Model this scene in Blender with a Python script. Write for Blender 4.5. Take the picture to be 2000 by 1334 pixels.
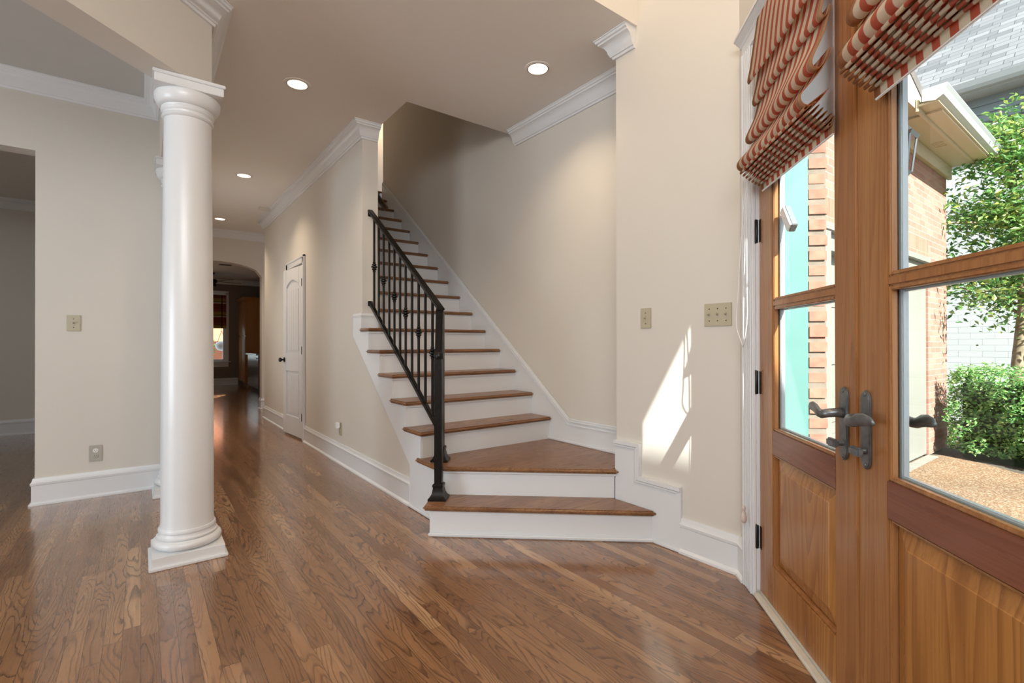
import bpy, bmesh, math, random
from mathutils import Vector, Matrix
random.seed(7)
for o in list(bpy.data.objects):
    bpy.data.objects.remove(o, do_unlink=True)
SC = bpy.context.scene
COL = SC.collection
R = math.radians
# ------------------------------------------------------------------ camera, world, sun, exposure
cam_d = bpy.data.cameras.new('camera'); cam = bpy.data.objects.new('camera', cam_d); COL.objects.link(cam)
cam_d.sensor_width = 36.0; cam_d.lens = 961.0/2000*36; cam_d.clip_start = 0.02; cam_d.clip_end = 300
YAW, PIT, ROL = R(37.0), R(0.206), R(0.068)
cam.matrix_world = (Matrix.Translation((0, 0, 1.14)) @ Matrix.Rotation(-YAW, 4, 'Z') @ Matrix.Rotation(R(90)+PIT, 4, 'X') @ Matrix.Rotation(-ROL, 4, 'Z'))
SC.camera = cam
SC.view_settings.view_transform = 'Standard'; SC.view_settings.look = 'None'
SC.view_settings.exposure = 0.0; SC.view_settings.gamma = 1.0; SC.view_settings.use_curve_mapping = False
W = bpy.data.worlds.new('sky'); SC.world = W; W.use_nodes = True
wb = W.node_tree.nodes['Background']; wb.inputs[0].default_value = (0.78, 0.88, 1.0, 1); wb.inputs[1].default_value = 2.0
def lamp(name, kind, loc, energy, color=(1, 1, 1), direction=None, **kw):
    l = bpy.data.lights.new(name, kind); l.energy = energy; l.color = color
    for k, v in kw.items(): setattr(l, k, v)
    o = bpy.data.objects.new(name, l); COL.objects.link(o); o.location = loc
    if direction is not None:
        o.rotation_euler = Vector(direction).to_track_quat('-Z', 'Y').to_euler()
    return o
SUN = Vector((1.0, 2.28, -2.205)).normalized()
lamp('sun', 'SUN', (-4, -9, 12), 21.0, (1.0, 0.975, 0.94), SUN, angle=R(0.35))
# area lamps added as daylight fill; no windows are built behind them
lamp('foyer_fill_light', 'AREA', (-1.2, -0.9, 2.5), 78, (0.92, 0.96, 1.0), (0.62, 0.78, -0.02), shape='RECTANGLE', size=2.2, size_y=0.9)
lamp('dining_fill_light', 'AREA', (-4.3, 2.2, 1.05), 100, (0.78, 0.90, 1.0), (1, 0.25, -0.12), shape='RECTANGLE', size=1.9, size_y=1.5)
lamp('side_room_fill_light', 'AREA', (-3.4, 6.8, 1.7), 7, (0.95, 0.97, 1.0), (1, 0.2, 0), shape='RECTANGLE', size=1.4, size_y=1.6)
lamp('hall_side_fill_light', 'AREA', (0.36, 6.9, 1.5), 9, (0.97, 0.97, 1.0), (1, -0.1, 0), shape='RECTANGLE', size=1.6, size_y=1.9)
lamp('foyer_chandelier_light', 'POINT', (0.85, 0.70, 4.2), 55, (1.0, 0.72, 0.42), shadow_soft_size=0.2)
lamp('upper_landing_light', 'POINT', (3.3, 7.0, 4.7), 24, (1.0, 0.70, 0.40), shadow_soft_size=0.1)
lamp('kitchen_fill_light', 'POINT', (0.3, 13.2, 2.0), 6, (1.0, 0.86, 0.68), shadow_soft_size=0.2)  # added point light to brighten the kitchen, without a fixture

# ------------------------------------------------------------------ helpers
A44 = R(44.0); DX = (math.sin(A44), math.cos(A44)); NX = (math.cos(A44), -math.sin(A44))
def D(s, off): return (s*DX[0]+off*NX[0], s*DX[1]+off*NX[1])
def D3(s, off, z): return D(s, off)+(z,)
class MB:
    def __init__(self): self.bm = bmesh.new()
    def box(self, x0, x1, y0, y1, z0, z1, bev=0, seg=2):
        return self.prism([(x0, y0), (x1, y0), (x1, y1), (x0, y1)], z0, z1, bev=bev, seg=seg)
    def prism(self, poly, a, b, axis='z', bev=0, seg=2):
        """poly in the plane across `axis`: z -> (x,y), x -> (y,z), y -> (x,z)"""
        def P(p, h):
            return {'z': (p[0], p[1], h), 'x': (h, p[0], p[1]), 'y': (p[0], h, p[1])}[axis]
        bm = self.bm
        lo = [bm.verts.new(P(p, a)) for p in poly]; hi = [bm.verts.new(P(p, b)) for p in poly]
        n = len(poly); fs = [bm.faces.new(lo), bm.faces.new(hi)]
        for i in range(n): fs.append(bm.faces.new((lo[i], lo[(i+1) % n], hi[(i+1) % n], hi[i])))
        bmesh.ops.recalc_face_normals(bm, faces=fs)
        if bev:
            es = list({e for f in fs for e in f.edges})
            bmesh.ops.bevel(bm, geom=es, offset=bev, segments=seg, affect='EDGES', clamp_overlap=True)
        return self
    def obox(self, c, ax, ay, az, hx, hy, hz, bev=0, seg=2):
        """box about c with half sizes along three axes"""
        c, ax, ay, az = Vector(c), Vector(ax), Vector(ay), Vector(az)
        bm = self.bm; v = {}
        for i in (-1, 1):
            for j in (-1, 1):
                for k in (-1, 1): v[i, j, k] = bm.verts.new(c+ax*hx*i+ay*hy*j+az*hz*k)
        fs = []
        for s in (-1, 1):
            fs.append(bm.faces.new((v[s, -1, -1], v[s, 1, -1], v[s, 1, 1], v[s, -1, 1])))
            fs.append(bm.faces.new((v[-1, s, -1], v[1, s, -1], v[1, s, 1], v[-1, s, 1])))
            fs.append(bm.faces.new((v[-1, -1, s], v[1, -1, s], v[1, 1, s], v[-1, 1, s])))
        bmesh.ops.recalc_face_normals(bm, faces=fs)
        if bev:
            bmesh.ops.bevel(bm, geom=list({e for f in fs for e in f.edges}), offset=bev, segments=seg, affect='EDGES', clamp_overlap=True)
        return self
    def bar(self, p, q, w, h, up=(0, 0, 1), bev=0):
        p, q = Vector(p), Vector(q); d = (q-p); L = d.length; d.normalize()
        s = d.cross(Vector(up)).normalized(); u = s.cross(d)
        return self.obox((p+q)/2, d, s, u, L/2, w/2, h/2, bev)
    def lathe(self, prof, c=(0, 0, 0), n=48, axis='z'):
        bm = self.bm; rings = []
        def P(r, h, t):
            a, b = r*math.cos(t), r*math.sin(t)
            q = {'z': (a, b, h), 'x': (h, a, b), 'y': (a, h, b)}[axis]
            return (q[0]+c[0], q[1]+c[1], q[2]+c[2])
        for r, h in prof:
            if r < 1e-6: rings.append([bm.verts.new(P(0, h, 0))])
            else: rings.append([bm.verts.new(P(r, h, 2*math.pi*i/n)) for i in range(n)])
        fs = []
        for a, b in zip(rings, rings[1:]):
            for i in range(n):
                j = (i+1) % n
                if len(a) == 1 and len(b) == 1: continue
                if len(a) == 1: fs.append(bm.faces.new((a[0], b[i], b[j])))
                elif len(b) == 1: fs.append(bm.faces.new((a[i], a[j], b[0])))
                else: fs.append(bm.faces.new((a[i], a[j], b[j], b[i])))
        for rg, e in ((rings[0], 0), (rings[-1], 1)):
            if len(rg) > 1: fs.append(bm.faces.new(rg))
        bmesh.ops.recalc_face_normals(bm, faces=fs)
        return self
    def tube(self, pts, rad, n=8, sq=None, cap=True):
        """round tube (or elliptical, sq=(w,h) multipliers) along pts; rad a number or list"""
        bm = self.bm; pts = [Vector(p) for p in pts]; rings = []
        rads = rad if isinstance(rad, (list, tuple)) else [rad]*len(pts)
        prev = None
        for i, p in enumerate(pts):
            t = (pts[min(i+1, len(pts)-1)]-pts[max(i-1, 0)]).normalized()
            ref = Vector((0, 0, 1)) if abs(t.z) < 0.95 else Vector((1, 0, 0))
            if prev is None: u = t.cross(ref).normalized()
            else:
                u = (prev-t*prev.dot(t)).normalized()
            prev = u; w = t.cross(u)
            r = rads[i]; r = r if isinstance(r, (list, tuple)) else (r, r)
            rings.append([bm.verts.new(p+u*math.cos(2*math.pi*k/n)*r[0]+w*math.sin(2*math.pi*k/n)*r[1]) for k in range(n)])
        fs = []
        for a, b in zip(rings, rings[1:]):
            for k in range(n): fs.append(bm.faces.new((a[k], a[(k+1) % n], b[(k+1) % n], b[k])))
        if cap: fs += [bm.faces.new(rings[0]), bm.faces.new(rings[-1])]
        bmesh.ops.recalc_face_normals(bm, faces=fs)
        return self
    def sweep(self, path, prof, side=1, z=0.0):
        """profile (out, up) swept along a 2D path with mitred corners; side 1 = left of travel, -1 = right"""
        bm = self.bm; n = len(path); P = [Vector(p) for p in path]; rings = []
        for i in range(n):
            ns = []
            for a, b in ((i-1, i), (i, i+1)):
                if a < 0 or b >= n: continue
                d = (P[b]-P[a]).normalized(); ns.append(Vector((-d.y, d.x))*side)
            m = ns[0] if len(ns) == 1 else (ns[0]+ns[1])/(1+ns[0].dot(ns[1]))
            rings.append([bm.verts.new((P[i].x+m.x*o, P[i].y+m.y*o, z+h)) for o, h in prof])
        fs = []; k = len(prof)
        for a, b in zip(rings, rings[1:]):
            for j in range(k): fs.append(bm.faces.new((a[j], a[(j+1) % k], b[(j+1) % k], b[j])))
        fs += [bm.faces.new(rings[0]), bm.faces.new(rings[-1])]
        bmesh.ops.recalc_face_normals(bm, faces=fs)
        return self
def obj(name, mb, m, parent=None, local=False, smooth=False, label=None):
    """link the collected shapes as ONE mesh object; verts in world space unless local"""
    me = bpy.data.meshes.new(name); bm = mb.bm
    if parent is not None and not local:
        M = Matrix.Identity(4); p = parent; chain = []
        while p is not None: chain.append(Matrix.Translation(p.location) @ Matrix.Rotation(p.rotation_euler.z, 4, 'Z')); p = p.parent
        for c in reversed(chain): M = M @ c
        bmesh.ops.transform(bm, matrix=M.inverted(), verts=bm.verts)
    bm.to_mesh(me); bm.free()
    if smooth:
        for p in me.polygons: p.use_smooth = True
        if smooth == 'auto':
            try: me.set_sharp_from_angle(angle=R(35))
            except Exception: pass
    me.materials.append(m)
    o = bpy.data.objects.new(name, me); COL.objects.link(o)
    if parent is not None: o.parent = parent
    if label: o['label'] = label
    return o
def tag(o, label, cat, group=None, kind=None):
    o['label'] = label; o['category'] = cat
    if group: o['group'] = group
    if kind: o['kind'] = kind
    return o
def thing(name, label, cat, loc=(0, 0, 0), rotz=0.0, group=None, kind=None):
    o = bpy.data.objects.new(name, None); COL.objects.link(o); o.empty_display_size = 0.1
    o.location = loc; o.rotation_euler = (0, 0, rotz)
    return tag(o, label, cat, group, kind)
def struct(name, mb, m, label, cat, smooth=False):
    return tag(obj(name, mb, m, smooth=smooth), label, cat, kind='structure')
# ------------------------------------------------------------------ materials
class NT:
    def __init__(self, name):
        self.m = bpy.data.materials.new(name); self.m.use_nodes = True
        self.t = self.m.node_tree; self.t.nodes.clear()
        self.out = self.t.nodes.new('ShaderNodeOutputMaterial')
        self.b = self.t.nodes.new('ShaderNodeBsdfPrincipled'); self.link(self.b.outputs[0], self.out.inputs[0])
    def link(self, a, b): self.t.links.new(a, b)
    def set(self, sock, v):
        if hasattr(v, 'is_output'): self.link(v, sock)
        elif isinstance(v, (tuple, list)) and len(v) == 3 and sock.type == 'RGBA': sock.default_value = (*v, 1)
        else: sock.default_value = v
    def node(self, typ, ins=None, **kw):
        n = self.t.nodes.new(typ)
        for k, v in kw.items(): setattr(n, k, v)
        for k, v in (ins or {}).items(): self.set(n.inputs[k], v)
        return n
    def math(self, op, a, b=0.0, c=None):
        n = self.node('ShaderNodeMath', operation=op); self.set(n.inputs[0], a); self.set(n.inputs[1], b)
        if c is not None: self.set(n.inputs[2], c)
        return n.outputs[0]
    def coord(self, w='Object'): return self.node('ShaderNodeTexCoord').outputs[w]
    def sep(self, v): return self.node('ShaderNodeSeparateXYZ', {0: v}).outputs
    def comb(self, x, y, z): return self.node('ShaderNodeCombineXYZ', {0: x, 1: y, 2: z}).outputs[0]
    def mix(self, f, a, b, blend='MIX'):
        n = self.node('ShaderNodeMix', data_type='RGBA', blend_type=blend)
        self.set(n.inputs[0], f); self.set(n.inputs[6], a); self.set(n.inputs[7], b); return n.outputs[2]
    def noise(self, vec, scale=1.0, detail=2.0, rough=0.5, dist=0.0):
        n = self.node('ShaderNodeTexNoise', {'Vector': vec, 'Scale': scale, 'Detail': detail, 'Roughness': rough, 'Distortion': dist}); return n.outputs[0]
    def ramp(self, f, stops, interp='LINEAR'):
        n = self.node('ShaderNodeValToRGB', {0: f}); cr = n.color_ramp; cr.interpolation = interp
        while len(cr.elements) < len(stops): cr.elements.new(0.5)
        for e, (p, c) in zip(cr.elements, stops): e.position = p; e.color = (*c, 1) if len(c) == 3 else c
        return n.outputs[0]
    def map(self, v, a, b, c=0.0, d=1.0, smooth=True):
        n = self.node('ShaderNodeMapRange', {0: v, 1: a, 2: b, 3: c, 4: d}); n.interpolation_type = 'SMOOTHSTEP' if smooth else 'LINEAR'; return n.outputs[0]
    def bump(self, h, strength=0.3, dist=0.01):
        n = self.node('ShaderNodeBump', {'Strength': strength, 'Distance': dist, 'Height': h}); self.link(n.outputs[0], self.b.inputs['Normal'])
    def fin(self, color, rough=0.5, metal=0.0, spec=None):
        self.set(self.b.inputs['Base Color'], color); self.set(self.b.inputs['Roughness'], rough); self.set(self.b.inputs['Metallic'], metal)
        if spec is not None: self.set(self.b.inputs['Specular IOR Level'], spec)
        return self.m
def plain(name, c, rough=0.5, metal=0.0, var=0.04, scale=6.0, bump=0.0, bscale=200.0, spec=None):
    t = NT(name); v = t.coord(); n = t.noise(v, scale, 3)
    f = t.map(n, 0.3, 0.7, 1-var, 1+var, False)
    col = t.mix(1.0, c, t.comb(f, f, f), 'MULTIPLY')
    if bump: t.bump(t.noise(v, bscale, 2), bump, 0.002)
    return t.fin(col, rough, metal, spec)
def emit(name, c, s):
    t = NT(name); e = t.node('ShaderNodeEmission', {0: (*c, 1), 1: s}); t.link(e.outputs[0], t.out.inputs[0]); return t.m
WALL = plain('wall_paint', (0.685, 0.645, 0.58), 0.55, var=0.012, scale=1.5, bump=0.03, bscale=350)
CEIL = plain('ceiling_paint', (0.79, 0.75, 0.70), 0.7, var=0.012, scale=1.0, bump=0.03, bscale=350)
TRIM = plain('white_trim_paint', (0.75, 0.76, 0.77), 0.28, var=0.01, scale=4)
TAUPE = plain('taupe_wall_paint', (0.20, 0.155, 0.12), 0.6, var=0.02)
IRON = plain('dark_iron', (0.022, 0.020, 0.019), 0.33, 0.75, var=0.25, scale=30, bump=0.05, bscale=120)
BRONZE = plain('dark_bronze', (0.19, 0.20, 0.205), 0.38, 0.7, var=0.2, scale=40)
BLACK = plain('black_metal', (0.012, 0.011, 0.010), 0.35, 0.5, var=0.1)
PLATE = plain('almond_plastic', (0.47, 0.42, 0.30), 0.35, var=0.01)
GREYPLATE = plain('grey_plastic', (0.45, 0.43, 0.37), 0.4, var=0.01)
DARKSLOT = plain('dark_slot', (0.05, 0.045, 0.04), 0.6, var=0)
WHITEPL = plain('white_plastic', (0.8, 0.8, 0.78), 0.35, var=0.01)
BULB = emit('lit_bulb', (1.0, 0.82, 0.66), 1.6)
REFL = plain('lamp_reflector', (0.85, 0.72, 0.52), 0.25, 0.6, var=0.01)
def oak_floor():
    t = NT('oak_strip_floor'); x, y, z = t.sep(t.coord())
    w = 0.0572
    u = t.math('DIVIDE', x, w); row = t.math('FLOOR', u); fu = t.math('SUBTRACT', u, row)
    rr = t.node('ShaderNodeTexWhiteNoise', {'W': row}, noise_dimensions='1D'); r1 = rr.outputs[0]
    rc = t.sep(rr.outputs[1])
    L = t.math('MULTIPLY_ADD', rc[0], 0.75, 0.55)
    v = t.math('ADD', t.math('DIVIDE', y, L), t.math('MULTIPLY', r1, 37.0))
    wob = t.math('MULTIPLY', t.math('SINE', t.math('MULTIPLY', v, 2.1)), 0.22)
    v = t.math('ADD', v, wob)
    idx = t.math('FLOOR', v); fv = t.math('SUBTRACT', v, idx)
    pid = t.node('ShaderNodeTexWhiteNoise', {'Vector': t.comb(row, idx, 0.0)}, noise_dimensions='2D')
    pr, pc = pid.outputs[0], t.sep(pid.outputs[1])
    seed = t.math('MULTIPLY', pr, 91.0)
    # growth rings: contour lines of a noise field stretched along the board
    gv = t.comb(t.math('ADD', t.math('MULTIPLY', x, 7.5), seed), t.math('MULTIPLY', y, 0.9), seed)
    wv = t.comb(t.math('MULTIPLY', x, 30.0), t.math('MULTIPLY', y, 9.0), seed)
    g = t.math('ADD', t.noise(gv, 1.0, 1.5, 0.45), t.math('MULTIPLY', t.noise(wv, 1.0, 2.0), 0.035))
    freq = t.math('MULTIPLY_ADD', pc[1], 20.0, 20.0)
    ring = t.math('FRACT', t.math('MULTIPLY', g, freq))
    line = t.math('MULTIPLY', t.map(ring, 0.55, 0.93), t.map(ring, 1.0, 0.95))
    fine = t.noise(t.comb(t.math('MULTIPLY', x, 420.0), t.math('MULTIPLY', y, 11.0), seed), 1.0, 2.0)
    brd = t.noise(t.comb(t.math('MULTIPLY', x, 14.0), t.math('MULTIPLY', y, 1.6), seed), 1.0, 2.0)
    tone = t.math('ADD', t.math('MULTIPLY', t.math('POWER', pc[0], 1.6), 0.62), t.math('MULTIPLY_ADD', brd, 0.55, -0.08))
    base = t.ramp(tone, [(0.0, (0.165, 0.071, 0.029)), (0.35, (0.285, 0.136, 0.058)), (0.7, (0.39, 0.205, 0.095)), (1.0, (0.60, 0.375, 0.20))])
    base = t.mix(t.map(fine, 0.42, 0.72, 0.0, 0.5), base, (0.095, 0.042, 0.019))
    col = t.mix(t.math('MULTIPLY', line, t.math('MULTIPLY_ADD', pc[2], 0.35, 0.50)), base, (0.080, 0.034, 0.015))
    e1 = t.map(t.math('MINIMUM', fu, t.math('SUBTRACT', 1.0, fu)), 0.006, 0.022)
    e2 = t.map(t.math('MULTIPLY', t.math('MINIMUM', fv, t.math('SUBTRACT', 1.0, fv)), L), 0.0004, 0.0014)
    edge = t.math('MULTIPLY', e1, e2)
    col = t.mix(t.math('MULTIPLY', t.math('SUBTRACT', 1.0, edge), 0.75), col, (0.03, 0.014, 0.008))
    h = t.math('ADD', t.math('MULTIPLY', edge, 1.0), t.math('MULTIPLY', line, -0.12))
    t.bump(h, 0.12, 0.003)
    rough = t.math('MULTIPLY_ADD', fine, 0.10, 0.22)
    t.b.inputs['Coat Weight'].default_value = 0.9; t.b.inputs['Coat Roughness'].default_value = 0.13; t.b.inputs['Coat IOR'].default_value = 1.55
    return t.fin(col, rough, 0.0, 0.25)
FLOOR = oak_floor()
def wood(name, c0, c1, dark, along='z', freq=15.0, rough=0.3, ringamt=0.6, across=7.0, stretch=0.5):
    t = NT(name); s = t.sep(t.coord()); i = 'xyz'.index(along)
    info = t.node('ShaderNodeObjectInfo'); sd = t.math('MULTIPLY', info.outputs['Random'], 40.0)
    sc = [across]*3; sc[i] = stretch
    v = t.comb(*[t.math('MULTIPLY_ADD', s[k], sc[k], sd) for k in range(3)])
    sc2 = [140.0]*3; sc2[i] = 5.0
    g = t.noise(v, 1.0, 2.0, 0.5, 0.3)
    fine = t.noise(t.comb(*[t.math('MULTIPLY_ADD', s[k], sc2[k], sd) for k in range(3)]), 1.0, 2.0)
    ring = t.math('FRACT', t.math('MULTIPLY', g, freq))
    line = t.math('MULTIPLY', t.map(ring, 0.35, 0.95), t.map(ring, 1.0, 0.96))
    base = t.mix(t.map(g, 0.3, 0.7), c0, c1)
    base = t.mix(t.map(fine, 0.35, 0.8, 0.0, 0.35), base, dark)
    return t.fin(t.mix(t.math('MULTIPLY', line, ringamt), base, dark), t.math('MULTIPLY_ADD', fine, 0.12, rough-0.05))
TREAD = wood('oak_tread', (0.22, 0.10, 0.045), (0.31, 0.155, 0.07), (0.085, 0.032, 0.014), 'x', 16, 0.28, 0.5, 9, 0.7)
FIRV = wood('fir_upright', (0.42, 0.20, 0.075), (0.36, 0.155, 0.055), (0.17, 0.058, 0.018), 'z', 14, 0.24, 0.28, 5.0, 0.22)
FIRP = wood('fir_panel', (0.47, 0.215, 0.060), (0.39, 0.16, 0.042), (0.18, 0.06, 0.015), 'z', 22, 0.24, 0.45, 4.0, 0.25)
FIRH = wood('fir_rail', (0.24, 0.088, 0.046), (0.20, 0.068, 0.034), (0.11, 0.034, 0.017), 'x', 12, 0.24, 0.25, 5.0, 0.22)
MAPLE = wood('maple_cabinet', (0.42, 0.19, 0.055), (0.36, 0.155, 0.04), (0.2, 0.08, 0.02), 'z', 8, 0.35, 0.15)
def glass():
    t = NT('window_glass'); tr = t.node('ShaderNodeBsdfTransparent', {0: (0.93, 0.97, 0.96, 1)})
    gl = t.node('ShaderNodeBsdfGlossy', {0: (1, 1, 1, 1), 1: 0.0})
    fc = t.node('ShaderNodeLayerWeight', {0: 0.5}).outputs[1]
    fr = t.math('MULTIPLY_ADD', t.math('POWER', fc, 5.0), 0.5, 0.03)
    mx = t.node('ShaderNodeMixShader', {0: fr}); t.link(tr.outputs[0], mx.inputs[1]); t.link(gl.outputs[0], mx.inputs[2])
    t.link(mx.outputs[0], t.out.inputs[0]); return t.m
GLASS = glass()
def bricks(name, c1, c2, mortar, axes=(0, 2), w=0.213, h=0.0677, ms=0.010, var=0.5, bump=0.6, offset=0.5):
    t = NT(name); s = t.sep(t.coord()); v = t.comb(s[axes[0]], s[axes[1]], 0.0)
    br = t.node('ShaderNodeTexBrick', {'Vector': v, 'Color1': (0, 0, 0), 'Color2': (1, 1, 1), 'Mortar': (0.5, 0.5, 0.5), 'Scale': 1.0, 'Mortar Size': ms/2, 'Mortar Smooth': 0.25, 'Brick Width': w, 'Row Height': h}, offset=offset)
    n = t.noise(t.coord(), 30, 4, 0.65); n2 = t.noise(t.coord(), 5.0, 2)
    f = t.math('ADD', t.math('MULTIPLY', t.sep(br.outputs[0])[0], var), t.math('MULTIPLY', n, 1-var))
    col = t.mix(f, c1, c2)
    col = t.mix(br.outputs[1], col, mortar)
    t.bump(t.math('ADD', t.math('MULTIPLY', br.outputs[1], -1.0), t.math('MULTIPLY', n, 0.5)), bump, 0.008)
    return t.fin(col, 0.9)
BRICK = bricks('red_brick', (0.26, 0.105, 0.072), (0.40, 0.225, 0.17), (0.33, 0.27, 0.21))
SOLDIER = bricks('soldier_brick', (0.27, 0.095, 0.06), (0.38, 0.19, 0.13), (0.32, 0.24, 0.175), (0, 2), 0.0677, 0.3, 0.008, offset=0.0)
WBRICK = bricks('white_painted_brick', (0.40, 0.41, 0.41), (0.46, 0.465, 0.465), (0.30, 0.305, 0.31), (1, 2), 0.30, 0.10, 0.008, 0.4, 0.3)
SHING = bricks('roof_shingles', (0.075, 0.075, 0.08), (0.17, 0.167, 0.17), (0.045, 0.045, 0.05), (0, 1), 0.30, 0.14, 0.012, 0.85, 0.4, 0.37)
SOLOBRICK = plain('rough_brick', (0.33, 0.135, 0.09), 0.9, var=0.28, scale=14, bump=0.6, bscale=60)
MORTAR = plain('mortar', (0.19, 0.15, 0.115), 0.95, var=0.15, scale=20)
TEAL = plain('teal_paint', (0.10, 0.225, 0.205), 0.35, var=0.10, scale=2.5)
CREAM = plain('cream_paint', (0.50, 0.44, 0.32), 0.5, var=0.02)
CREAMW = plain('warm_white_paint', (0.23, 0.222, 0.196), 0.45, var=0.02)
SIDING = plain('grey_blue_siding', (0.22, 0.27, 0.30), 0.6, var=0.03)
GUTTER = plain('white_gutter', (0.45, 0.47, 0.48), 0.35, var=0.01)
DRIP = plain('dark_drip_edge', (0.12, 0.10, 0.09), 0.7, var=0.1)
SILVER = plain('white_glazing_stop', (0.62, 0.65, 0.70), 0.25, 0.2, var=0.02)
CONC = plain('concrete', (0.20, 0.185, 0.155), 0.85, var=0.1, scale=8)
SOIL = plain('soil', (0.07, 0.055, 0.04), 0.95, var=0.3, scale=20)
BARK = plain('bark', (0.26, 0.20, 0.13), 0.9, var=0.3, scale=18, bump=0.5, bscale=40)
def aggregate():
    t = NT('exposed_aggregate'); v = t.coord()
    vo = t.node('ShaderNodeTexVoronoi', {'Vector': v, 'Scale': 75.0, 'Randomness': 1.0})
    big = t.noise(v, 1.2, 3)
    c = t.ramp(t.sep(vo.outputs[1])[0], [(0, (0.11, 0.052, 0.023)), (0.4, (0.19, 0.10, 0.048)), (0.75, (0.25, 0.155, 0.085)), (1, (0.34, 0.28, 0.20))])
    c = t.mix(t.map(vo.outputs[0], 0.35, 0.75, 0, 0.7), c, (0.15, 0.09, 0.05))
    f = t.map(big, 0.3, 0.7, 0.75, 1.1, False); c = t.mix(1.0, c, t.comb(f, f, f), 'MULTIPLY')
    t.bump(t.math('MULTIPLY', vo.outputs[0], -1.0), 0.6, 0.006)
    return t.fin(c, 0.8)
AGG = aggregate()
def leafmat(name, a, b, c):
    t = NT(name); g = t.node('ShaderNodeNewGeometry'); r = g.outputs['Random Per Island']
    col = t.ramp(r, [(0, a), (0.55, b), (1, c)])
    t.set(t.b.inputs['Base Color'], col); t.b.inputs['Roughness'].default_value = 0.4
    tl = t.node('ShaderNodeBsdfTranslucent'); t.link(col, tl.inputs[0])
    mx = t.node('ShaderNodeMixShader', {0: 0.35}); t.link(t.b.outputs[0], mx.inputs[1]); t.link(tl.outputs[0], mx.inputs[2]); t.link(mx.outputs[0], t.out.inputs[0])
    return t.m
LEAFT = leafmat('tree_leaf', (0.045, 0.15, 0.04), (0.14, 0.30, 0.07), (0.42, 0.48, 0.12))
LEAFH = leafmat('hedge_leaf', (0.055, 0.18, 0.045), (0.17, 0.38, 0.10), (0.46, 0.60, 0.24))
def fabric():
    """striped linen: stripes across the width (object x), woven bump, lets daylight glow through"""
    t = NT('striped_linen'); x, y, z = t.sep(t.coord())
    wob = t.math('MULTIPLY', t.math('SUBTRACT', t.noise(t.coord(), 14.0, 1.0), 0.5), 0.004)
    u = t.math('FRACT', t.math('DIVIDE', t.math('ADD', x, wob), 0.0535))
    f = t.math('MULTIPLY', t.map(u, 0.0, 0.04), t.map(u, 0.5, 0.46))
    col = t.mix(f, (0.90, 0.82, 0.68), (0.70, 0.21, 0.125))
    em = t.map(t.math('ABSOLUTE', t.math('SUBTRACT', t.math('ABSOLUTE', x), 0.285)), 0.018, 0.016)
    col = t.mix(t.math('MULTIPLY', em, 0.85), col, (0.58, 0.33, 0.16))
    w = t.noise(t.comb(t.math('MULTIPLY', x, 900), t.math('MULTIPLY', y, 900), t.math('MULTIPLY', z, 160)), 1.0, 2)
    col = t.mix(t.map(w, 0.3, 0.8, 0, 0.18), col, (0.25, 0.15, 0.1))
    t.set(t.b.inputs['Base Color'], col); t.b.inputs['Roughness'].default_value = 0.85
    tl = t.node('ShaderNodeBsdfTranslucent'); t.link(col, tl.inputs[0])
    mx = t.node('ShaderNodeMixShader', {0: 0.65}); t.link(t.b.outputs[0], mx.inputs[1]); t.link(tl.outputs[0], mx.inputs[2]); t.link(mx.outputs[0], t.out.inputs[0])
    return t.m
FAB = fabric()
def lining():
    t = NT('white_lining'); c = (0.78, 0.78, 0.80, 1)
    t.b.inputs['Base Color'].default_value = c; t.b.inputs['Roughness'].default_value = 0.9
    tl = t.node('ShaderNodeBsdfTranslucent', {0: c}); mx = t.node('ShaderNodeMixShader', {0: 0.8})
    t.link(t.b.outputs[0], mx.inputs[1]); t.link(tl.outputs[0], mx.inputs[2]); t.link(mx.outputs[0], t.out.inputs[0]); return t.m
LINING = lining()
CORD = plain('white_cord', (0.85, 0.85, 0.85), 0.5, var=0.0)
ACORN = plain('blush_wood', (0.60, 0.50, 0.44), 0.35, var=0.02)
def plaid():
    t = NT('plaid_fabric'); x, y, z = t.sep(t.coord())
    def stripes(c, per, ph):
        return t.math('FRACT', t.math('MULTIPLY_ADD', c, 1/per, ph))
    a = stripes(z, 0.37, 0.1); b = stripes(x, 0.22, 0.35)
    col = t.ramp(a, [(0, (0.16, 0.02, 0.018)), (0.38, (0.20, 0.03, 0.02)), (0.40, (0.5, 0.33, 0.25)), (0.50, (0.5, 0.33, 0.25)), (0.52, (0.30, 0.16, 0.04)), (0.78, (0.26, 0.14, 0.05)), (0.80, (0.20, 0.04, 0.03))], 'CONSTANT')
    g = t.ramp(b, [(0, (1, 1, 1)), (0.5, (0.8, 1.25, 0.8)), (0.85, (0.05, 0.04, 0.05))], 'CONSTANT')
    col = t.mix(0.9, col, g, 'MULTIPLY')
    dk = t.map(t.math('ABSOLUTE', t.math('SUBTRACT', a, 0.53)), 0.03, 0.02)
    return t.fin(t.mix(dk, col, (0.02, 0.015, 0.015)), 0.9)
PLAID = plaid()
GRAN = plain('green_granite', (0.34, 0.42, 0.33), 0.2, var=0.4, scale=40)
STEEL = plain('stainless_steel', (0.45, 0.43, 0.42), 0.25, 0.9, var=0.05)
FENCE = plain('orange_boards', (0.62, 0.22, 0.12), 0.7, var=0.1, scale=6)
EXT = plain('sun_blocker_paint', (0.55, 0.53, 0.48), 0.8, var=0.05)

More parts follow.
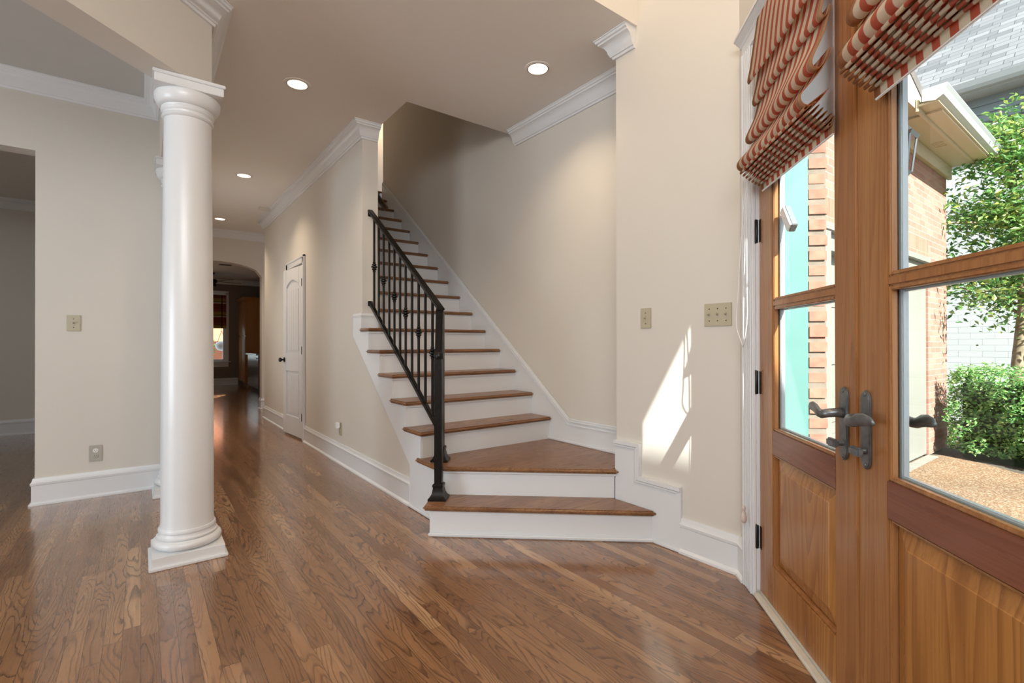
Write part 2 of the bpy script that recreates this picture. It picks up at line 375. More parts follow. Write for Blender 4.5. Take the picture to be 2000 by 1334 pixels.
# ------------------------------------------------------------------ constants of the place
CZ = 3.03; FZ = 5.6; RI = 0.1812
WX = 1.52; SX = 2.36; TX = 2.68
def yn(n): return 2.268+0.239*n
CROWN = [(0, -0.125), (0.014, -0.125), (0.018, -0.112), (0.026, -0.110), (0.030, -0.098), (0.034, -0.094), (0.040, -0.072), (0.052, -0.050), (0.070, -0.036), (0.078, -0.034), (0.080, -0.024), (0.090, -0.020), (0.094, -0.008), (0.100, -0.006), (0.100, -0.0005), (0, -0.0005)]
BASE = [(0, 0.0005), (0.031, 0.0005), (0.030, 0.012), (0.019, 0.022), (0.017, 0.024), (0.017, 0.138), (0.021, 0.142), (0.023, 0.156), (0.015, 0.166), (0.013, 0.176), (0.010, 0.188), (0, 0.188)]
CASE = 0.02
# ------------------------------------------------------------------ floor, ceilings, walls
struct('floor', MB().prism([D(-1.75, 0.84), D(2.55, 0.84), (2.83, 1.3), (2.83, 16.0), (-5.2, 16.0), (-5.2, -0.2), (-2.6, 0.1)], -0.12, 0.0), FLOOR, 'glossy brown oak strip floor running down the hall', 'floor')
struct('ceiling', MB().prism([(-1.09, 1.885), (1.655, 1.885), (1.655, 9.6), (0.13, 9.6), (0.13, 3.1)], CZ, CZ+0.25)
       .box(1.655, 2.83, 1.885, 3.56, CZ, CZ+0.25).box(1.655, 3.2, 8.0, 9.6, CZ, CZ+0.25), CEIL, 'beige hall ceiling with a stairwell cut in it', 'ceiling')
struct('ceiling_dining', MB().prism([(-5.0, 4.95), (0.2, 4.95), (0.2, 3.2), (-2.7, 0.5), (-5.0, 0.5)], CZ, CZ+0.2), plain('shade_toned_ceiling_paint', (0.56, 0.555, 0.53), 0.7, var=0.012), 'grey shaded ceiling of the dining room behind the columns', 'ceiling')  # dimness of the dining room is put into this greyer ceiling colour
struct('ceiling_foyer', MB().prism([D(-1.75, 1.0), D(2.7, 1.0), (2.83, 2.1), (-1.2, 2.1), (-2.7, 0.5)], FZ, FZ+0.15), CEIL, 'tall foyer ceiling', 'ceiling')
struct('wall_header', MB().prism([(-1.09, 1.885), (2.36, 1.885), (2.36, 2.05), (-0.95, 2.05)], CZ+0.25, FZ).prism([(-1.09, 1.8851), (2.36, 1.8851), (2.36, 1.90), (-1.07, 1.90)], CZ+0.0005, CZ+0.25), WALL, 'warm lit cream face above the hall ceiling edge', 'wall')
struct('wall_hall', MB().box(WX, 1.66, 4.16, 6.085, 0, CZ).box(WX, 1.66, 6.805, 8.36, 0, CZ).box(WX, 1.66, 6.085, 6.805, 2.085, CZ).box(1.66, 3.2, 8.26, 8.36, 0, CZ), WALL, 'beige hall wall beside the staircase with the white closet door', 'wall')
# stepped wall under the open part of the stairs
poly = [(2.80, 0), (2.80, 2*RI-0.03), (yn(3)+0.04, 2*RI-0.03)]
for n in range(3, 8): poly += [(yn(n)+0.04, n*RI-0.03), (min(yn(n+1)+0.04, 4.16), n*RI-0.03)]
poly += [(4.16, 0)]
struct('wall_under_stairs', MB().prism(poly, WX, 1.60, 'x'), WALL, 'beige wall under the open lower flight of stairs', 'wall')
struct('wall_switches', MB().prism([(2.36, 1.2605), (2.83, 1.2605), (2.83, 2.052), (2.36, 2.052)], 0, FZ), WALL, 'beige wall with light switches and the patch of sunlight', 'wall')
struct('wall_stairs', MB().box(TX, 2.83, 2.052, 6.53, -0.1, 6.0), WALL, 'beige wall on the far side of the stairs', 'wall')
struct('wall_landing', MB().box(1.3, 4.2, 7.5, 7.6, 3.0, 6.0).box(1.45, 1.55, 3.3, 7.5, 3.28, 6.0).box(1.45, 2.83, 3.46, 3.56, 3.28, 6.0), WALL, 'lit wall at the top of the stairs', 'wall')
struct('ceiling_upper', MB().box(1.4, 4.2, 3.4, 7.6, 6.0, 6.1), CEIL, 'ceiling over the stairwell', 'ceiling')
# left: dining wall, doorway, room beyond, beam over the columns
struct('wall_dining', MB().box(-0.60, 0.30, 4.81, 4.96, 0, CZ).box(-5.0, -0.60, 4.81, 4.96, 2.51, CZ).box(-5.0, -2.1, 4.81, 4.96, 0, 2.51).box(0.15, 0.30, 4.96, 9.45, 0, CZ), WALL, 'pale dining room wall behind the columns with switch and outlet', 'wall')
struct('wall_side_room', MB().box(-4.0, 0.15, 8.7, 8.85, 0, CZ).box(-4.0, 0.15, 4.96, 8.7, 2.95, CZ).box(-4.1, -4.0, 4.96, 8.85, 0, CZ), WALL, 'shaded wall of the room beyond the doorway', 'wall')
struct('wall_dining_outer', MB().box(-5.1, -5.0, 0.3, 4.96, 0, CZ).box(-5.0, -2.6, 0.2, 0.3, 0, CZ), WALL, 'outer dining room wall', 'wall')
BL = Vector((0.732, 0.681)).normalized(); BN = Vector((-BL.y, BL.x))
b0 = Vector((0.312, 3.188)); bE = b0-BL*4.2
def beampoly():
    i0 = b0+BN*0.178; k = (0.115-i0.x)/BL.x
    return [tuple(b0), (0.315, 4.81), (0.115, 4.81), tuple(i0+BL*k), tuple(bE+BN*0.178), tuple(bE)]
struct('wall_beam', MB().prism(beampoly(), 2.53, CZ).prism([tuple(b0), tuple(b0+BN*0.178), tuple(bE+BN*0.178), tuple(bE)], CZ, FZ), WALL, 'cream beam carried by the round white columns', 'wall')
# arch at the end of the hall
ap = [(0.30, 0), (0.30, CZ), (3.2, CZ), (3.2, 0), (1.672, 0), (1.672, 2.30)]
for i in range(1, 16):
    x = 1.672-i*(1.672-0.33)/16; c = (x-1.001)/0.671; ap.append((x, 2.30+0.215*math.sqrt(max(0, 1-c*c*0.98))))
ap += [(0.33, 2.30), (0.33, 0)]
struct('wall_arch', MB().prism(ap, 9.45, 9.62, 'y'), WALL, 'warm lit wall with arched opening at the far end of the hall', 'wall')
# kitchen beyond
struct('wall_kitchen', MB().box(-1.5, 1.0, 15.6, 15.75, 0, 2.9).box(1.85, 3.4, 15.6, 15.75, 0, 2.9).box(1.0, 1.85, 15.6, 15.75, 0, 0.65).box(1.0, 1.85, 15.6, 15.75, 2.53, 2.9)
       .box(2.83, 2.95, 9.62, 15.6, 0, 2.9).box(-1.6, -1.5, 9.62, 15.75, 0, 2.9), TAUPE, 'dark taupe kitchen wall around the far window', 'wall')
struct('ceiling_kitchen', MB().box(-1.6, 3.4, 9.62, 15.75, 2.9, 3.0), CEIL, 'shaded kitchen ceiling beyond the arch', 'ceiling')
# door wall of the foyer
def dprism(mb, s0, s1, o0, o1, z0, z1): return mb.prism([D(s0, o0), D(s1, o0), D(s1, o1), D(s0, o1)], z0, z1)
m = MB(); dprism(m, 2.345, 2.546, 0.822, 1.03, 0, FZ); dprism(m, 0.775, 2.345, 0.822, 1.03, 2.47, FZ); dprism(m, -1.75, 0.775, 0.822, 1.03, 0, FZ)
struct('wall_front', m, WALL, 'foyer wall around the glazed front doors', 'wall')
m = MB(); dprism(m, -1.75, -1.6, -2.1, 1.0, 0, FZ)
struct('wall_back', m, WALL, 'foyer wall behind the viewer', 'wall')

# ------------------------------------------------------------------ crown, baseboards, casings
def trim(name, mb, label): return struct(name, mb, TRIM, label, 'trim', smooth='auto')
trim('trim_1', MB().sweep([(1.655, 4.16), (WX, 4.16), (WX, 8.36), (2.4, 8.36)], CROWN, 1, CZ), 'white crown moulding along the hall wall, wrapped round its end')
trim('trim_2', MB().sweep([(TX, 2.053), (TX, 3.50)], CROWN, 1, CZ), 'white crown moulding over the stairs')
trim('trim_3', MB().sweep([(SX, 1.90), (SX, 2.052), (TX-0.001, 2.052)], CROWN, 1, CZ), 'short white crown block on the switch wall corner')
p1 = b0-BL*1.75
trim('trim_4', MB().sweep([tuple(p1), tuple(b0), (0.315, 4.81)], CROWN, -1, CZ), 'white crown moulding on the beam above the columns')
i0 = b0+BN*0.178; k = (0.115-i0.x)/BL.x
trim('trim_5', MB().sweep([(-4.99, 4.81), (0.115, 4.81), tuple(i0+BL*k), tuple(bE+BN*0.178+BL*0.3)], CROWN, -1, CZ), 'shaded crown moulding round the dining room')
trim('trim_6', MB().sweep([(0.31, 9.45), (2.4, 9.45)], CROWN, -1, CZ), 'crown moulding over the arch')
trim('trim_7', MB().sweep([(-3.99, 8.7), (0.14, 8.7)], CROWN, -1, 2.95), 'crown moulding in the room beyond the doorway')
trim('trim_8', MB().sweep([(-1.49, 15.6), (2.83, 15.6), (2.83, 9.7)], CROWN, -1, 2.9), 'crown moulding in the kitchen')
def bboard(name, mb, label): return struct(name, mb, TRIM, label, 'baseboard', smooth='auto')
bboard('baseboard_hall', MB().sweep([(WX, 3.19), (WX, 5.995)], BASE, 1).sweep([(WX, 6.895), (WX, 8.36), (2.4, 8.36)], BASE, 1), 'white baseboard along the hall wall')
bboard('baseboard_dining', MB().sweep([(-0.60, 4.958), (-0.60, 4.81), (0.299, 4.81)], BASE, -1), 'white baseboard on the dining wall below the outlet')
bboard('baseboard_side_room', MB().sweep([(-3.99, 8.7), (0.14, 8.7)], BASE, -1), 'white baseboard in the room beyond the doorway')
bboard('baseboard_arch', MB().sweep([(1.672, 9.61), (1.672, 9.45), (2.4, 9.45)], BASE, -1), 'small white baseboard at the foot of the arch')
bboard('baseboard_kitchen', MB().sweep([(-1.49, 15.6), (2.16, 15.6)], BASE, -1), 'white baseboard under the kitchen window')
m = MB().sweep([D(2.452, 0.822), (SX, 1.2605), (SX, 1.592)], BASE, 1)
bboard('baseboard_entry', m, 'white baseboard between the stairs and the front door')
# stepped skirt beside the two lowest steps
m = MB().prism([(2.0515, 0.0005), (2.0515, 0.546), (1.86, 0.546), (1.86, 0.354), (1.588, 0.354), (1.588, 0.0005)], SX-0.016, SX-0.0005, 'x')
m.prism([(2.0535, 0.546), (1.86, 0.546), (1.86, 0.354), (1.588, 0.354), (1.588, 0.332), (1.882, 0.332), (1.882, 0.524), (2.0535, 0.524)], SX-0.029, SX-0.0162, 'x')
m.prism([(2.0535, 0.520), (1.886, 0.520), (1.886, 0.328), (1.60, 0.328), (1.612, 0.318), (1.896, 0.318), (1.896, 0.510), (2.0535, 0.510)], SX-0.024, SX-0.0162, 'x')
m.prism([(2.0535, 0.505), (1.901, 0.505), (1.901, 0.313), (1.62, 0.313), (1.625, 0.308), (1.906, 0.308), (1.906, 0.500), (2.0535, 0.500)], SX-0.020, SX-0.0162, 'x')
m.box(SX-0.029, SX-0.015, 1.588, 1.765, 0.0006, 0.018, 0.004)
trim('trim_9', m, 'white stepped skirting beside the lowest two steps')

# ------------------------------------------------------------------ staircase
st = thing('staircase', 'oak tread staircase with white risers climbing beside the hall wall', 'staircase', (2.0, 3.0, 0))
n1 = (0.658, 0.753); e1 = (0.753, -0.658)
def lx(c, x): return (x, (c-n1[0]*x)/n1[1])
NB = 0.0115
def tread(poly, z): obj('tread', MB().prism(poly, z-0.028, z, bev=NB, seg=3), TREAD, st, smooth='auto')
tread([lx(2.85, 1.322), lx(2.85, 2.343), (2.343, 2.10), (1.535, 2.84), (1.535, 2.872)], RI)
tread([(1.482, 3.07), lx(3.055, 1.482), lx(3.055, 2.343), (2.343, 2.0535), (2.664, 2.0535), (2.664, 3.07)], 2*RI)
tread([(1.484, yn(3)+0.005), (2.664, yn(3)+0.01), (2.664, yn(4)+0.06), (1.484, yn(4)+0.06)], 3*RI)
for n in range(4, 7): tread([(1.484, yn(n)), (2.664, yn(n)), (2.664, yn(n+1)+0.05), (1.484, yn(n+1)+0.05)], n*RI)
tread([(1.484, yn(7)), (2.664, yn(7)), (2.664, yn(8)+0.05), (1.662, yn(8)+0.05), (1.662, 4.152), (1.484, 4.152)], 7*RI)
for n in range(8, 18): tread([(1.662, yn(n)), (2.664, yn(n)), (2.664, yn(n+1)+0.05), (1.662, yn(n+1)+0.05)], n*RI)
tread([(1.56, yn(18)), (2.664, yn(18)), (4.0, yn(18)), (4.0, 7.5), (1.56, 7.5)], 18*RI)
def riser(poly, z0, z1): obj('riser', MB().prism(poly, z0, z1), TRIM, st)
riser([lx(2.88, 1.368), lx(2.88, 2.343), lx(2.90, 2.343), lx(2.90, 1.385), (1.53, 2.84), (1.505, 2.84)], 0.0005, RI-0.0285)
riser([lx(3.09, 1.522), lx(3.09, 2.343), lx(3.11, 2.343), lx(3.11, 1.522)], RI, 2*RI-0.0285)
riser([(1.522, yn(3)+0.045), (2.664, yn(3)+0.045), (2.664, yn(3)+0.065), (1.522, yn(3)+0.065)], 2*RI, 3*RI-0.0285)
for n in range(4, 19):
    x0 = 1.522 if n < 8 else 1.662
    riser([(x0, yn(n)+0.035), (2.664, yn(n)+0.035), (2.664, yn(n)+0.05), (x0, yn(n)+0.05)], (n-1)*RI, n*RI-0.0285)
obj('shoe_moulding', MB().prism([lx(2.862, 1.350), lx(2.862, 2.342), lx(2.8795, 2.342), lx(2.8795, 1.366)], 0.0006, 0.021, bev=0.005), TRIM, st, smooth='auto')
# cove under the nosings
for n in range(2, 8):
    if n == 2: m = MB().prism([lx(3.078, 1.51), lx(3.078, 2.342), lx(3.0895, 2.342), lx(3.0895, 1.52)], n*RI-0.043, n*RI-0.0288)
    else:
        o = 0.01 if n == 3 else 0
        m = MB().box(1.505, 2.663, yn(n)+0.023+o, yn(n)+0.0345+o, n*RI-0.043, n*RI-0.0288)
    obj('cove_moulding', m, TRIM, st)
# stringer on the open side and skirt on the wall side
poly = [(2.79, 0.0006), (2.79, 2*RI-0.029), (yn(3)+0.045, 2*RI-0.029)]
for n in range(3, 8): poly += [(yn(n)+0.04, n*RI-0.029), (min(yn(n+1)+0.04, 4.153), n*RI-0.029)]
poly = poly[:-1]+[(4.153, 7*RI-0.029), (4.153, 7*RI+0.001), (4.353, 7*RI+0.001), (4.353, 1.205), (3.193, 0.285), (3.193, 0.0006)]
obj('stringer', MB().prism(poly, 1.5065, WX-0.0005, 'x'), TRIM, st)
m = MB().prism([(4.345, 7*RI+0.002), (4.345, 1.375), (4.1595, 1.375), (4.1595, 7*RI+0.002)], 1.506, WX-0.0005, 'x').box(1.506, 1.66, 4.146, 4.1595, 7*RI+0.002, 1.375)
m.sweep([(1.66, 4.1595), (1.5195, 4.1595), (1.5195, 4.353)], [(0, 1.37), (0.017, 1.37), (0.020, 1.382), (0.012, 1.392), (0.010, 1.402), (0, 1.402)], 1)
obj('skirt_board', m, TRIM, st, label='white skirting wrapped round the wall end')
sk = [(2.06, 0.30), (2.06, 0.538), (2.80, 0.538), (6.50, 3.362), (6.53, 3.362), (6.53, 3.0), (2.95, 0.30)]
m = MB().prism(sk, 2.6645, TX-0.0005, 'x')
for (ya, za), (yb, zb) in (((2.06, 0.538), (2.805, 0.538)), ((2.80, 0.538), (6.50, 3.362))):
    m.bar((2.662, ya, za-0.006), (2.662, yb, zb-0.006), 0.014, 0.016, bev=0.004); m.bar((2.668, ya, za+0.008), (2.668, yb, zb+0.008), 0.012, 0.016, bev=0.004)
    m.bar((2.661, ya, za-0.034), (2.661, yb, zb-0.034), 0.008, 0.006)
obj('skirt_board', m, TRIM, st)
obj('shoe_moulding', MB().box(1.489, 1.5062, 2.862, 3.19, 0.0006, 0.021, 0.005), TRIM, st)
obj('shoe_moulding', MB().box(2.648, 2.6645, 2.06, 3.055, 2*RI+0.0005, 2*RI+0.018, 0.004), TRIM, st)

# ------------------------------------------------------------------ iron railing
NW1 = (1.467, 2.70); NW2 = (1.586, 2.893); RX = 1.586
rail = thing('stair_railing', 'black iron stair railing with knuckled balusters and two newels', 'railing', (NW1[0], NW1[1], RI))
def newel(c, z0, z1):
    ang = R(-41.2); ax = Vector((math.cos(ang), math.sin(ang), 0)); ay = Vector((-ax.y, ax.x, 0)); c = Vector((*c, 0))
    p = obj('newel_post', MB().obox(c+Vector((0, 0, (z0+z1)/2)), ax, ay, (0, 0, 1), 0.0235, 0.0235, (z1-z0)/2, 0.003), IRON, rail)
    m = MB(); bm = m.bm; prof = [(0.056, 0.0005), (0.056, 0.012), (0.046, 0.02), (0.036, 0.04), (0.030, 0.07), (0.030, 0.078), (0.033, 0.080), (0.033, 0.092), (0.027, 0.098)]
    rings = [[bm.verts.new(c+ax*i*r+ay*j*r+Vector((0, 0, z0+h))) for i, j in ((-1, -1), (1, -1), (1, 1), (-1, 1))] for r, h in prof]
    for a, b in zip(rings, rings[1:]):
        for i in range(4): bm.faces.new((a[i], a[(i+1) % 4], b[(i+1) % 4], b[i]))
    bm.faces.new(rings[0]); bm.faces.new(rings[-1]); bmesh.ops.recalc_face_normals(bm, faces=bm.faces)
    obj('post_shoe', m, IRON, p, smooth='auto')
newel(NW1, RI, 1.045); newel(NW2, 2*RI, 1.345)
slope = (2.295-1.375)/(4.152-2.893)
m = MB().bar((RX, 4.150, 2.293), (RX, 2.875, 2.293-1.275*slope), 0.046, 0.022, bev=0.005).bar((RX, 4.150, 2.276), (RX, 2.875, 2.276-1.275*slope), 0.030, 0.016, bev=0.003)
m.bar((RX+0.003, 2.905, 1.376), (RX-0.035, 2.845, 1.34), 0.046, 0.03, bev=0.008)
m.bar((RX-0.03, 2.852, 1.348), (NW1[0]+0.005, NW1[1]+0.008, 1.075), 0.046, 0.03, up=(0.4, 0.6, 0.7), bev=0.009)
m.lathe([(0, -0.03), (0.02, -0.026), (0.03, -0.01), (0.03, 0.01), (0.02, 0.026), (0, 0.03)], (NW1[0], NW1[1], 1.062), 20)
obj('handrail', m, IRON, rail, smooth='auto')
bs = (1.495-0.575)/(4.15-2.93)
obj('bottom_rail', MB().bar((RX, 4.150, 1.495), (RX, 2.915, 1.495-1.235*bs), 0.028, 0.030, bev=0.003), IRON, rail)
for z in (2.262, 1.485):
    obj('wall_bracket', MB().obox((RX, 4.1445, z), (1, 0, 0), (0, 1, 0), (0, 0, 1), 0.02, 0.007, 0.022, 0.003), IRON, rail)
ys = [4.056, 3.957, 3.852, 3.738, 3.638, 3.532, 3.432, 3.323, 3.215, 3.11, 3.005]
for i, y in enumerate(ys):
    zb = 1.495-(4.15-y)*bs; zt = 2.276-(4.15-y)*slope
    bal = obj('baluster', MB().box(RX-0.0075, RX+0.0075, y-0.0075, y+0.0075, zb, zt), IRON, rail)
    if i % 2 == 0:
        zm = zb+(zt-zb)*(0.47+0.008*i)
        pf = [(0.008, -0.045), (0.013, -0.040), (0.013, -0.034), (0.010, -0.030), (0.020, -0.022), (0.020, -0.016), (0.012, -0.011), (0.026, -0.004), (0.026, 0.004), (0.012, 0.011), (0.020, 0.016), (0.020, 0.022), (0.010, 0.030), (0.013, 0.034), (0.013, 0.040), (0.008, 0.045)]
        obj('knuckle', MB().lathe(pf, (RX, y, zm), 20), IRON, bal, smooth='auto')
# dark wooden rail high on the upper flight
up = thing('upper_handrail', 'dark sloping handrail high on the upper flight of stairs', 'handrail', (1.70, 4.2, 2.3))
m = MB().bar((1.75, 4.19, 2.345), (1.75, 6.25, 3.906), 0.045, 0.05, bev=0.015)
obj('rail', m, wood('dark_rail_wood', (0.05, 0.025, 0.013), (0.06, 0.03, 0.015), (0.02, 0.01, 0.006), 'y'), up)
obj('rail_bracket', MB().bar((1.661, 4.5, 2.50), (1.75, 4.5, 2.56), 0.02, 0.02), BLACK, up)

# ------------------------------------------------------------------ columns
def column(c, label):
    t = thing('round_column', label, 'column', (c[0], c[1], 0), group='white round columns')
    m = MB().box(-0.173, 0.173, -0.173, 0.173, 0.0005, 0.016, 0.003).box(-0.160, 0.160, -0.160, 0.160, 0.012, 0.064, 0.003)
    obj('plinth', m, TRIM, t, local=True)
    pf = [(0.150, 0.064)]+[(0.128+0.032*math.cos(a), 0.090+0.026*math.sin(a)) for a in [R(x) for x in range(-80, 81, 16)]]+[(0.140, 0.118), (0.140, 0.126)]
    pf += [(0.140-0.010*math.sin(R(a)), 0.146-0.020*math.cos(R(a))) for a in range(0, 91, 15)]+[(0.133, 0.150), (0.133, 0.160), (0.129, 0.168)]
    obj('base_moulding', MB().lathe(pf, n=72), TRIM, t, local=True, smooth='auto')
    sh = [(0.126, 0.162), (0.122, 0.20)]+[(0.122-0.013*((z-0.2)/2.15)**1.8, z) for z in [0.2+2.15*i/16 for i in range(1, 17)]]
    obj('shaft', MB().lathe(sh, n=72), TRIM, t, local=True, smooth='auto')
    cp = [(0.109, 2.340), (0.117, 2.345), (0.121, 2.352), (0.117, 2.360), (0.112, 2.363), (0.114, 2.372), (0.121, 2.378), (0.123, 2.385), (0.119, 2.392), (0.121, 2.396)]
    cp += [(0.120+0.033*math.sin(R(a)), 2.462-0.060*math.cos(R(a))) for a in range(0, 95, 10)]+[(0.1525, 2.466), (0.150, 2.470)]
    obj('capital', MB().lathe(cp, n=72), TRIM, t, local=True, smooth='auto')
    m = MB().box(-0.152, 0.152, -0.152, 0.152, 2.470, 2.512, 0.002).box(-0.160, 0.160, -0.160, 0.160, 2.512, 2.5295, 0.003)
    obj('abacus', m, TRIM, t, local=True)
column((0.203, 3.205), 'white round column in front, standing free on a square plinth')
column((0.240, 4.632), 'white round column mostly hidden behind the front one, against the dining wall')

# ------------------------------------------------------------------ recessed lights
for i, (x, y, lab, e) in enumerate(((0.906, 3.795, 'recessed ceiling light nearest the front column', 44), (2.176, 2.588, 'recessed ceiling light over the foot of the stairs', 34), (0.92, 6.22, 'middle recessed ceiling light down the hall', 60), (0.95, 8.60, 'small farthest recessed ceiling light by the arch', 80))):
    t = thing('recessed_light', lab, 'ceiling light', (x, y, CZ), group='recessed hall lights')
    m = MB().lathe([(0.070, -0.001), (0.073, -0.006), (0.090, -0.004), (0.092, -0.0005)], n=40); obj('trim_ring', m, CEIL, t, local=True, smooth='auto')
    m = MB(); bm = m.bm; rg = []
    for r, h in ((0.0705, -0.003), (0.068, -0.0015)): rg.append([bm.verts.new((r*math.cos(2*math.pi*k/40), r*math.sin(2*math.pi*k/40), h)) for k in range(40)])
    for k in range(40): bm.faces.new((rg[0][k], rg[0][(k+1) % 40], rg[1][(k+1) % 40], rg[1][k]))
    m.lathe([(0.068, -0.0052), (0.071, -0.0062), (0.0735, -0.0062), (0.0735, -0.0052)], n=40)
    obj('dark_lip', m, BLACK, t, local=True)
    obj('lamp_face', MB().lathe([(0.0, -0.0075), (0.05, -0.0072), (0.068, -0.0068), (0.068, -0.0055), (0, -0.0055)], n=40), BULB, t, local=True, smooth=True)
    l = lamp('bulb_glow', 'SPOT', (0, 0, -0.02), e, (1.0, 0.79, 0.56), (0, 0, -1), spot_size=R(125), spot_blend=0.8, shadow_soft_size=0.06); l.parent = t

# ------------------------------------------------------------------ switches and outlets
def plate(name, label, c, nrm, w, h, kind, count=1, mat=PLATE, grp=None, cat='light switch'):
    """cover plate centred on c, facing nrm (-X or -Y)"""
    rot = 0.0 if nrm == 'y' else -math.pi/2         # local -y faces the room
    t = thing(name, label, cat, c, rot, group=grp)
    obj('cover_plate', MB().box(-w/2, w/2, -0.006, -0.0005, -h/2, h/2, 0.002), mat, t, local=True)
    for i in range(count):
        x = (i-(count-1)/2)*0.046
        if kind == 'toggle':
            obj('toggle_surround', MB().box(x-0.006, x+0.006, -0.0075, -0.0055, -0.0125, 0.0125, 0.0008), GREYPLATE, t, local=True)
            obj('toggle', MB().obox((x, -0.012, 0.003), (1, 0, 0), (0, 0.86, -0.5), (0, 0.5, 0.86), 0.0042, 0.009, 0.005, 0.0015), mat, t, local=True)
            for z in (-0.031, 0.031): obj('screw', MB().lathe([(0, -0.0072), (0.0033, -0.0068), (0.0036, -0.0055)], (x, 0, z), 12, 'y'), DARKSLOT, t, local=True)
        else:
            for z in (-0.02, 0.02):
                r = obj('receptacle', MB().lathe([(0.0, -0.0085), (0.015, -0.0085), (0.0165, -0.0075), (0.0165, -0.005)], (x, 0, z), 28, 'y'), WHITEPL if kind == 'cover' and z > 0 else mat, t, local=True)
                m = MB().box(x-0.0070, x-0.0050, -0.0092, -0.008, z-0.001, z+0.007).box(x+0.0050, x+0.0070, -0.0092, -0.008, z-0.001, z+0.006).lathe([(0, -0.0092), (0.0022, -0.0092), (0.0022, -0.008)], (x, 0, z-0.007), 12, 'y')
                obj('slot', m, DARKSLOT, r, local=True)
    return t
plate('light_switch', 'single almond light switch on the sunlit wall above the stairs foot', (SX, 1.827, 1.285), 'x', 0.076, 0.118, 'toggle')
plate('light_switch', 'wide almond plate with three switches beside the front door', (SX, 1.377, 1.285), 'x', 0.150, 0.118, 'toggle', 3)
plate('light_switch', 'single almond light switch on the dining wall left of the columns', (-0.395, 4.81, 1.291), 'y', 0.078, 0.118, 'toggle')
plate('wall_outlet', 'grey double outlet low on the dining wall', (-0.271, 4.81, 0.323), 'y', 0.076, 0.122, 'cover', 1, GREYPLATE, cat='outlet')
plate('wall_outlet', 'almond outlet low on the hall wall beside the closet door', (WX, 4.735, 0.325), 'x', 0.08, 0.122, 'outlet', 1, PLATE, cat='outlet')
nl = obj('plug_in_device', MB().box(1.473, 1.509, 4.712, 4.758, 0.335, 0.392, 0.006), WHITEPL, smooth='auto'); tag(nl, 'small white plug-in device in the hall wall outlet', 'night light')

# ------------------------------------------------------------------ closet door under the stairs
m = MB()
for y0, y1, z0, z1 in ((6.0, 6.085, 0.0005, 2.17), (6.805, 6.89, 0.0005, 2.17), (6.0, 6.89, 2.085, 2.17)): m.box(WX-0.018, WX-0.0005, y0, y1, z0, z1, 0.004)
for y0, y1, z0, z1 in ((5.995, 6.02, 0.0005, 2.175), (6.87, 6.895, 0.0005, 2.175), (5.995, 6.895, 2.150, 2.175)): m.box(WX-0.026, WX-0.0005, y0, y1, z0, z1, 0.004)
m.box(WX, 1.66, 6.0855, 6.0865, 0, 2.085)
trim('trim_10', m, 'white casing round the closet door in the hall')
cl = thing('door_3', 'white two panel closet door standing slightly ajar in the hall', 'door', (WX-0.004, 6.092, 0), R(4.5), kind='structure')
# local: y along the leaf, x = thickness (room side is -x)
W3, H3 = 0.705, 2.065
m = MB().box(0.006, 0.034, 0, W3, 0.02, H3)
st3, rl = 0.115, 0.13
for y0, y1, z0, z1 in ((0, st3, 0.02, H3), (W3-st3, W3, 0.02, H3), (st3, W3-st3, 0.02, 0.25), (st3, W3-st3, 0.80, 1.02)): m.box(-0.010, 0.007, y0, y1, z0, z1, 0.004)
arch = [(st3, H3), (W3-st3, H3), (W3-st3, H3-0.23)]
for i in range(1, 12):
    u = i/12; arch.append((W3-st3-u*(W3-2*st3), H3-0.23+0.085*math.sin(math.pi*u)**0.8))
arch.append((st3, H3-0.23)); m.prism(arch, -0.010, 0.007, 'x', bev=0.004)
obj('leaf', m, TRIM, cl, local=True)
for z0, z1 in ((0.285, 0.765), (1.055, H3-0.265)):
    m = MB(); n = 5; pw = (W3-2*st3-0.07)/n
    for i in range(n): m.box(-0.004, 0.0065, st3+0.035+i*pw+0.002, st3+0.035+(i+1)*pw-0.002, z0, z1, 0.002)
    obj('panel', m, TRIM, cl, local=True)
kb = obj('door_knob', MB().lathe([(0.031, -0.0105), (0.031, -0.018), (0.012, -0.022), (0.011, -0.042), (0.022, -0.048), (0.029, -0.060), (0.027, -0.072), (0.015, -0.080), (0, -0.081)], (0, W3-0.06, 0.935), 28, 'x'), BLACK, cl, local=True, smooth='auto')
for z in (0.27, 1.06, 1.86): obj('hinge', MB().lathe([(0.007, -0.045), (0.007, 0.045)], (-0.012, 0.0, z), 12).box(-0.011, -0.0095, 0.0, 0.022, z-0.045, z+0.045), BLACK, cl, local=True)

